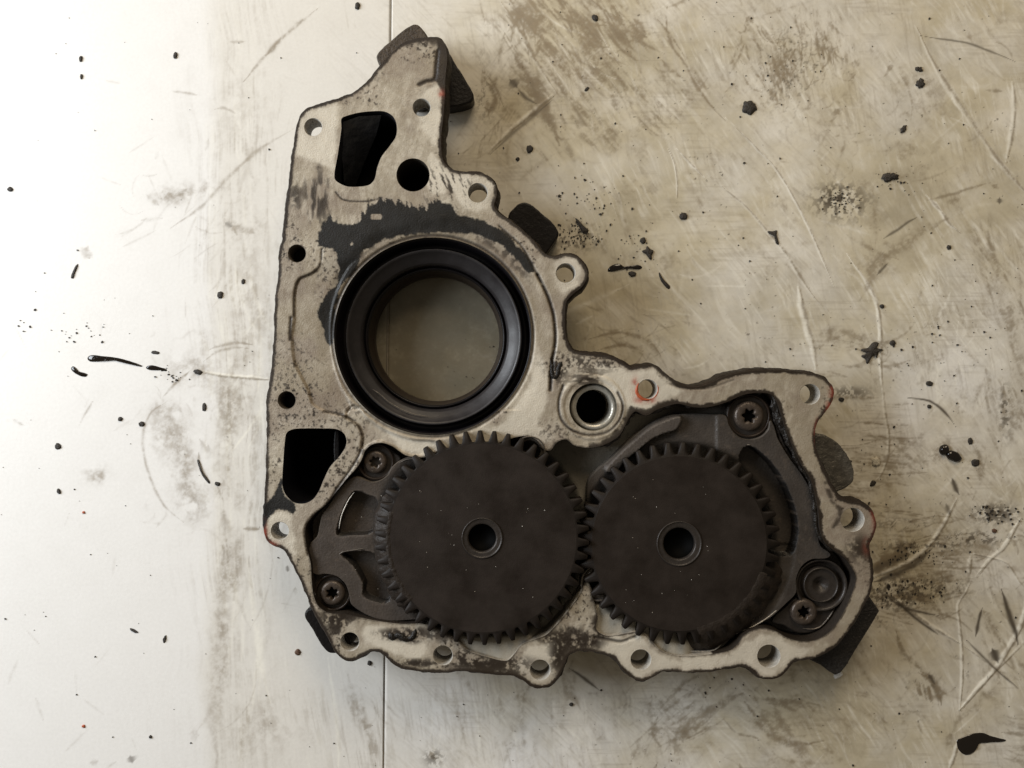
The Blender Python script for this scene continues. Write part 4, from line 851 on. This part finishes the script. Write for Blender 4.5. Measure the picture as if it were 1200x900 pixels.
# ---- lugs and feet under the face, standing on the bench
M_foot = mat('flecked_dark_casting', (.020, .018, .017), rough=.5, spec=.4, bump=.0012, bscale=700, var=.7, vscale=520)
def lug(poly, z1, m, label=None, bev=1.2):
    o = prism('lug', poly, 0.05, z1, m, cover, z1, bev, rough=1.2, dense=m is not M_foot); 
    if label: o['label'] = label
    return o
lug([(441,66),(446,58),(458,47),(472,35),(484,28),(491,29),(496,35),(502,44),(515,70),(490,110),(452,92),(445,78)], 33, M_lug, 'brown grimy lug at the tip of the arm')
lug([(515,60),(526,62),(532,72),(545,92),(554,108),(555,113),(552,119),(545,122.5),(525,126),(508,124),(500,90)], 12, M_lugb, 'black triangular lug beside the arm')
lug([(596,252),(603,243),(609,238),(617,237),(626,242),(640,254),(650,264),(655,273),(653,279),(645,291),(636,300),(615,290),(596,270)], 15, M_lugb, 'black rounded lug between two bolt bosses')
lug([(945,520),(960,509),(972,512),(983,520),(993,532),(1000,548),(1001,562),(996,569),(985,575),(960,580),(945,560)], 28, M_lugg, 'mottled grey round lug on the right edge')
lug([(1031,716),(1026,725),(1014,744),(1003,762),(992,781),(985,789),(979,791.5),(971,786.5),(962,780),(950,774),(945,771),(965,745),(985,725),(1005,700),(1018,697),(1024,706)], 26, M_foot, 'black angular foot at the lower right')
lug([(360,714),(357,718),(357,724),(368,742),(378,759),(385,765),(392,766),(410,760),(400,735),(380,712)], 30, M_lugb, 'dark foot at the lower left edge')
# ---- thin walls seen down the inside of the pockets
rp = [((401,141), 37.), ((420,134.5), 37.5), ((446,133), 37.), ((436,150), 25.), ((418,178), 15.), ((402,212), 9.), ((396,205), 22.), ((397,170), 32.), ((410,160), 27.)]
link('pocket_ramp', mesh('pocket_ramp', np.array([[*W(p, FZ)[0], z] for p, z in rp])*MM, [[8, 3, 2, 1], [8, 1, 0, 7], [8, 4, 3], [8, 7, 6, 4], [4, 6, 5]][::1], True), mat('black_paint_gloss', (.030, .030, .032), rough=.36, spec=.7, bump=.0010, bscale=160, var=.3, vscale=200), cover)
prism('oil_gallery', [(392,505),(397,505),(397,538),(392,545)], 4.2, 26, M_lugb, cover, 26, .8)

# ================================================================== GRIT, FLAKES AND OIL LYING ON THE WORKTOP
def flake(name, shape, h, m, label, cat, group=None, rag=.18, seed=None, zb=.12):
    """low irregular body with its own outline and thickness, resting on the film"""
    r_ = np.random.default_rng(seed if seed is not None else abs(hash(label)) % 9999 if False else sum(map(ord, label)))
    if len(shape) <= 5 and not hasattr(shape[0], '__len__'):
        cx, cy, rx = shape[:3]; ry = shape[3] if len(shape) > 3 else rx; rot = math.radians(shape[4]) if len(shape) > 4 else 0
        n = 22; a = np.arange(n)/n*2*np.pi; jr = 1+rag*(r_.random(n)*2-1); jr = (jr+np.roll(jr, 1))/2+rag*.35*(r_.random(n)-.5)
        x = rx*np.cos(a)*jr; y = ry*np.sin(a)*jr
        P = np.stack([cx+x*math.cos(rot)-y*math.sin(rot), cy+x*math.sin(rot)+y*math.cos(rot)], 1)
    else: P = resample(shape, 2.2)
    P = ccw(P); n = len(P); c = P.mean(0); c0 = W(c, 0)[0]
    if True:
        V = []
        d = P-c
        for f, z in ((1.0, -.25), (.98, zb+.15*h), (.80, zb+.75*h), (.45, zb+h)):
            q = W(c+d*f+r_.normal(0, .06, d.shape)*(f < 1), 0)-c0
            V.append(np.c_[q, np.full(n, z)+r_.normal(0, h*.09, n)*(z > 0)])
        V.append(np.array([[0, 0, zb+h*(1+r_.normal(0, .08))]]))
        F = []
        for k in range(3): F += [list(map(int, f)) for f in ring_faces(n, k*n, (k+1)*n)]
        F += [[3*n+(i+1) % n, 4*n, 3*n+i][::-1] for i in range(n)]
        F = [f if len(f) == 4 else f[::-1] for f in F]
        o = link(name, mesh(name, np.concatenate(V)*MM, F, True), m); o.location = (c0[0]*MM, c0[1]*MM, 0)
    return tagit(o, label, cat, group)
fk = flake
# left, clean strip
fk('oil_streak', [(102,420),(104,417),(109,416),(118,417),(136,419),(152,423),(168,429),(166,430),(150,426),(135,422.5),(120,422.5),(108,424),(104,423)], .5, M_oil, 'long tapered black oil streak left of the cover', 'oil streak')
fk('oil_streak', [(171,430),(178,428),(188,430.5),(196,434),(188,434),(178,434),(173,433)], .4, M_oil, 'short black oil streak at the thin end of the long one', 'oil streak')
fk('oil_streak', [(83,431),(85,429),(89,431),(92,435),(99,437),(103,439),(101,441.5),(95,441),(89,438),(85,435)], .5, M_oil, 'curved black oil fleck just under the long streak', 'oil streak')
fk('metal_sliver', [(83,326),(85,319),(89,311),(91.5,309),(91,313),(88,320),(85.5,327)], .6, M_crumb, 'thin dark sliver standing upright in the clean left strip', 'sliver')
fk('dark_fibre', [(232,538),(233,547),(237,557),(243,565),(246,567),(245,563),(239,556),(235,547)], .5, M_crumb, 'hooked dark fibre on the smudged patch near pocket', 'fibre')
fk('oil_crumb', (232, 436, 5, 3, 10), .8, M_crumb, 'dark crumb at the start of the bright scratch left of the cover', 'crumb')
fk('oil_crumb', (182, 413, 5, 2, 5), .5, M_crumb, 'flat dark crumb above the short oil streak', 'crumb')
fk('oil_crumb', (68, 523, 3.8, 3.6, 5), .8, M_crumb, 'dark crumb below the curved oil fleck at far left', 'crumb')
fk('oil_crumb', (141, 491, 3, 2.6, 5), .8, M_crumb, 'left one of two crumbs side by side below the streak', 'crumb')
fk('oil_crumb', (166, 497, 3.5, 3, 5), .8, M_crumb, 'right one of two crumbs side by side below the streak', 'crumb')
fk('oil_crumb', (258, 346, 3.6, 4.5, 5), 1, M_crumb, 'dark crumb on the pale band level with the seal top', 'crumb')
fk('oil_crumb', (285, 330, 2.2, 3.2, 5), .8, M_crumb, 'small dark crumb close to the left edge of the cover', 'crumb')
fk('oil_crumb', (12, 222, 3.8, 2.8, 5), .8, M_crumb, 'dark crumb by the left border of the picture', 'crumb')
fk('oil_crumb', (95, 69, 2, 3.5, 5), .8, M_crumb, 'upper one of two crumbs in the upper left corner area', 'crumb')
fk('oil_crumb', (95.5, 90, 1.6, 3.2, 5), .7, M_crumb, 'lower one of two crumbs in the upper left corner area', 'crumb')
fk('oil_crumb', (205.5, 65, 2.6, 4, 5), .8, M_crumb, 'dark crumb alone at the top of the clean strip', 'crumb')
fk('oil_crumb', (419, 7, 3, 4.4, 5), 1, M_crumb, 'dark crumb at the top edge left of the sheet joint', 'crumb')
fk('oil_crumb', (239.5, 477, 2.6, 5, 5), .6, M_crumb, 'smudged crumb above the hooked fibre', 'crumb')
fk('oil_crumb', (255, 567, 3.4, 2.4, 20), .8, M_crumb, 'dark crumb at the tip of the hooked fibre', 'crumb')
fk('oil_crumb', (69, 576, 2.2, 3.4, -20), .8, M_crumb, 'dark crumb left of the tan oval smudge', 'crumb')
fk('metal_sliver', (157, 739, 5.2, 1.8, 28), .6, M_crumb, 'left one of the two short slivers in the lower left', 'sliver')
fk('metal_sliver', (193, 749, 1.9, 4.6, 15), .6, M_crumb, 'right one of the two short slivers in the lower left', 'sliver')
fk('rust_crumb', (349, 764, 3.6, 3.6, 0), .8, M_rust, 'reddish brown crumb below the foot at lower left', 'crumb')
fk('red_crumb', (98, 851, 2.0, 2.0, 0), .6, M_red, 'small red crumb near the bottom of the clean strip', 'crumb')
fk('red_crumb', (98, 600.5, 1.8, 1.6, 0), .6, M_red, 'small red crumb halfway down the clean strip', 'crumb')
fk('oil_crumb', (176.5, 863.5, 2, 2, 0), .7, M_crumb, 'tiny dark crumb near the bottom edge, left half', 'crumb')
# right, grimy film
fk('oil_blot', [(1121,868),(1125,865),(1133,861.5),(1143,859),(1153,859),(1160,862),(1171,865),(1179,868),(1168,868.5),(1157,870.5),(1149,871),(1144,874),(1143,879),(1139,883),(1132,885),(1125,881),(1121.5,875)], .5, M_oil, 'big black oil blot with a tail in the lower right corner', 'oil blot')
fk('oil_drop', (1117.5, 534.5, 10, 6, 25), 2.2, M_oil, 'larger wet black oil drop right of the cover', 'oil drop', rag=.08)
fk('oil_drop', (1106, 527, 5.4, 6.6, 25), 2.4, M_oil, 'rounder wet oil drop touching the larger one', 'oil drop', rag=.08)
fk('sealant_flake', [(1009,417),(1015,414),(1008.5,410),(1017,407.5),(1023,401),(1030,402),(1027,407),(1035,410),(1030,412),(1027,420),(1026,416),(1021,419),(1016,426.5),(1014,421)], 1.2, M_crumb, 'ragged star shaped black flake above the right bolt boss', 'flake')
fk('sealant_flake', [(674,255.5),(678,258),(684,265),(690,270),(689,273),(684,274),(680,268)], 1.0, M_crumb, 'pointed black flake beside the rounded lug', 'flake')
fk('oil_streak', [(712,318),(714,313),(719,310),(726,309),(729,312),(738,311.5),(747,310.5),(753,313),(750,315.5),(741,315),(731,315),(720,317.5)], .8, M_oil, 'lumpy black streak right of the upper bolt boss', 'oil streak')
fk('oil_crumb', (741, 321, 4.4, 3.2, 0), 1, M_crumb, 'dark crumb just under the lumpy streak', 'crumb')
fk('oil_crumb', (753.7, 282, 3.6, 3.6, 0), 1, M_crumb, 'small dark crumb above the jagged lump', 'crumb')
fk('sealant_flake', [(752,294),(757,292),(758,288),(762,292),(766,294),(764,299),(763,305),(760,302),(757,298)], 1.3, M_crumb, 'jagged black lump above the lumpy streak', 'flake')
fk('dark_fibre', [(772,319),(775,324),(780,330),(785.5,336),(784,339),(779,335),(774,328)], .8, M_crumb, 'dark sliver leaning on a pale scratch right of the streak', 'fibre')
fk('oil_crumb', (801, 253.5, 4.8, 4.2, 0), 1.1, M_crumb, 'round dark crumb in the middle of the upper right film', 'crumb')
fk('oil_crumb', (620.5, 174.5, 4.2, 4.6, 30), 1.1, M_crumb, 'larger of the two crumbs right of the cover arm', 'crumb')
fk('oil_crumb', (606.5, 186.5, 2.4, 2.4, 30), .8, M_crumb, 'smaller of the two crumbs right of the cover arm', 'crumb')
fk('oil_crumb', (697.5, 21, 4.2, 3.6, 30), 1, M_crumb, 'dark crumb on the brown drag marks at the top', 'crumb')
fk('oil_crumb', (687.5, 104.5, 3.4, 1.8, -45), .6, M_crumb, 'small leaf shaped crumb below the drag marks', 'crumb')
fk('sealant_flake', (877.5, 126.5, 9, 8, 30), 1.3, M_crumb, 'round furry dark flake in the upper right', 'flake', rag=.4)
fk('sealant_flake', (1043, 207.5, 10, 5.5, -12), 1.3, M_crumb, 'wide dark flake beside the mottled brown stain', 'flake', rag=.4)
fk('oil_crumb', (1079, 98, 5.4, 5.6, 20), 1.1, M_crumb, 'lower crumb of the cluster near the top right', 'crumb', rag=.35)
fk('oil_crumb', (1077, 81, 4.2, 3, 20), .8, M_crumb, 'upper crumb of the cluster near the top right', 'crumb', rag=.35)
fk('oil_crumb', (1059, 151, 3.4, 5, 35), .6, M_crumb, 'smudged crumb below the pair near the top right', 'crumb', rag=.35)
fk('sealant_flake', [(899,271),(905,271),(910.5,270),(910,275),(912,282),(912.5,287),(909,285),(907,277),(901,274)], .9, M_crumb, 'hooked dark flake on a long pale crease', 'flake')
fk('oil_crumb', (1112, 290, 2.8, 3, 0), .8, M_crumb, 'dark crumb above the bright swirl on the right', 'crumb')
fk('oil_crumb', (1033.5, 359, 2.8, 2.4, 0), .8, M_crumb, 'dark crumb on the worm shaped pale crease', 'crumb')
fk('oil_crumb', (1046, 402, 3.6, 3.2, 0), .8, M_crumb, 'dark crumb right of the star shaped flake', 'crumb')
fk('oil_crumb', (1089, 449.5, 4, 3, 0), .8, M_crumb, 'dark crumb above the thin dark arc', 'crumb')
fk('oil_crumb', (1089, 476.5, 2.5, 2.5, 0), .8, M_crumb, 'small dark crumb under the thin dark arc', 'crumb')
fk('oil_crumb', (986, 468, 3.4, 2.6, 0), .8, M_crumb, 'dark crumb beside the upper right bolt boss', 'crumb')
fk('oil_crumb', (1143, 542.5, 5.2, 4.6, 0), .8, M_crumb, 'round dark crumb right of the wet oil drops', 'crumb')
fk('oil_crumb', (1137, 517, 3.0, 4, 0), .8, M_crumb, 'small crumb up and right of the wet oil drops', 'crumb')
fk('oil_crumb', (1023, 566.5, 4.4, 2.8, -40), .7, M_crumb, 'dark crumb at the bent end of a pale crease', 'crumb')
fk('oil_crumb', (1165, 622, 3, 2.6, 0), .8, M_rust, 'brown crumb below the rusty patch at the right border', 'crumb')
fk('oil_crumb', (669.5, 825.5, 2.4, 2.2, 0), .8, M_crumb, 'dark crumb below the cover between two bolt bosses', 'crumb')
fk('oil_crumb', (433, 777, 2.6, 3, 0), .8, M_crumb, 'dark crumb under the cover edge right of the lower left foot', 'crumb')
fk('foam_chip', [(977,791),(981,788),(986,786.5),(987.5,789),(983,793),(978,795)], 2.5, M_white, 'small white chip at the corner of the black angular foot', 'chip')
fk('pale_grain', (1026, 541, 5.5, 5.5, 0), 1.2, mat('pale_grain', (.55, .50, .40), rough=.7, bump=.001, bscale=600, var=.3), 'round pale grain right of the mottled round lug', 'grain', rag=.3)
# the fine grit nobody could count
gv = []; gf = []; r2 = np.random.default_rng(55)
def grit(u, v, s):
    b = len(gv); n = 6; c = W((u, v), 0)[0]; ph = r2.random()*6; st = .6+.8*r2.random(); ro = r2.random()*3
    for f, z in ((1, -.2), (.8, .25+s*.25)):
        for i in range(n):
            a = i/n*2*math.pi; x = s*f*math.cos(a+ph)*(.7+.6*r2.random()); y = s*f*math.sin(a+ph)*st*(.7+.6*r2.random())
            gv.append((c[0]+.54*(x*math.cos(ro)-y*math.sin(ro)), c[1]+.54*(x*math.sin(ro)+y*math.cos(ro)), z))
    gf.append([b+n+i for i in range(n)])
    for i in range(n): gf.append([b+i, b+(i+1) % n, b+n+(i+1) % n, b+n+i])
for k in range(520): grit(r2.uniform(520, 1240), r2.uniform(-30, 930), .35+1.1*r2.random()**3)
for k in range(130): grit(r2.uniform(-30, 520), r2.uniform(-30, 930), .35+1.0*r2.random()**3)
for (u, v, a, b, n, s) in ((680,275,22,12,90,1.1),(690,235,45,25,50,1.3),(985,235,18,12,60,1.2),(1050,215,25,12,25,1.2),(1070,650,50,12,60,1.2),(1165,602,20,9,50,1.6),(1060,690,50,14,60,1.3),(100,390,30,14,22,1.1),(930,90,40,50,14,1.),(1110,400,60,60,30,1.3),(745,290,30,25,30,1.3),(850,800,40,20,14,1.2),(1000,560,50,40,20,1.2),(35,380,20,15,8,1.),(200,440,25,12,20,1.2)):
    for k in range(n): grit(r2.normal(u, a*.6), r2.normal(v, b*.6), .4+s*r2.random()**2)
tagit(link('fine_grit', mesh('fine_grit', np.array(gv)*MM, gf), M_crumb), 'fine dark grit scattered over the film around the cover', 'grit', kind='stuff')
# tiny metal particles and grit sticking to the oily gears and castings
def specks(name, box, n, z, m, s0, s1, seed):
    q = np.random.default_rng(seed); V = []; F = []
    for _ in range(n):
        u = q.uniform(box[0], box[2]); v = q.uniform(box[1], box[3])
        if min(math.hypot(u-565, v-630), math.hypot(u-796, v-637)) < 30: continue
        c = W((u, v), z)[0]; b = len(V); s_ = q.uniform(s0, s1); ph = q.uniform(0, 6)
        for i in range(5): V.append((c[0]+s_*math.cos(ph+i*1.256)*q.uniform(.5, 1.2), c[1]+s_*math.sin(ph+i*1.256)*q.uniform(.5, 1.2), z))
        V.append((c[0], c[1], z+s_*.6))
        for i in range(5): F.append([b+i, b+(i+1) % 5, b+5])
    o = link(name, mesh(name, np.array(V)*MM, F), m, cover); o['kind'] = 'stuff'; return o
specks('metal_specks', (490, 560, 640, 700), 26, 45.5, M_steel, .12, .30, 61)
specks('metal_specks', (725, 560, 865, 720), 22, 42.5, M_steel, .12, .28, 62)
specks('metal_specks', (385, 540, 450, 700), 10, 37.2, M_steel, .12, .26, 63)
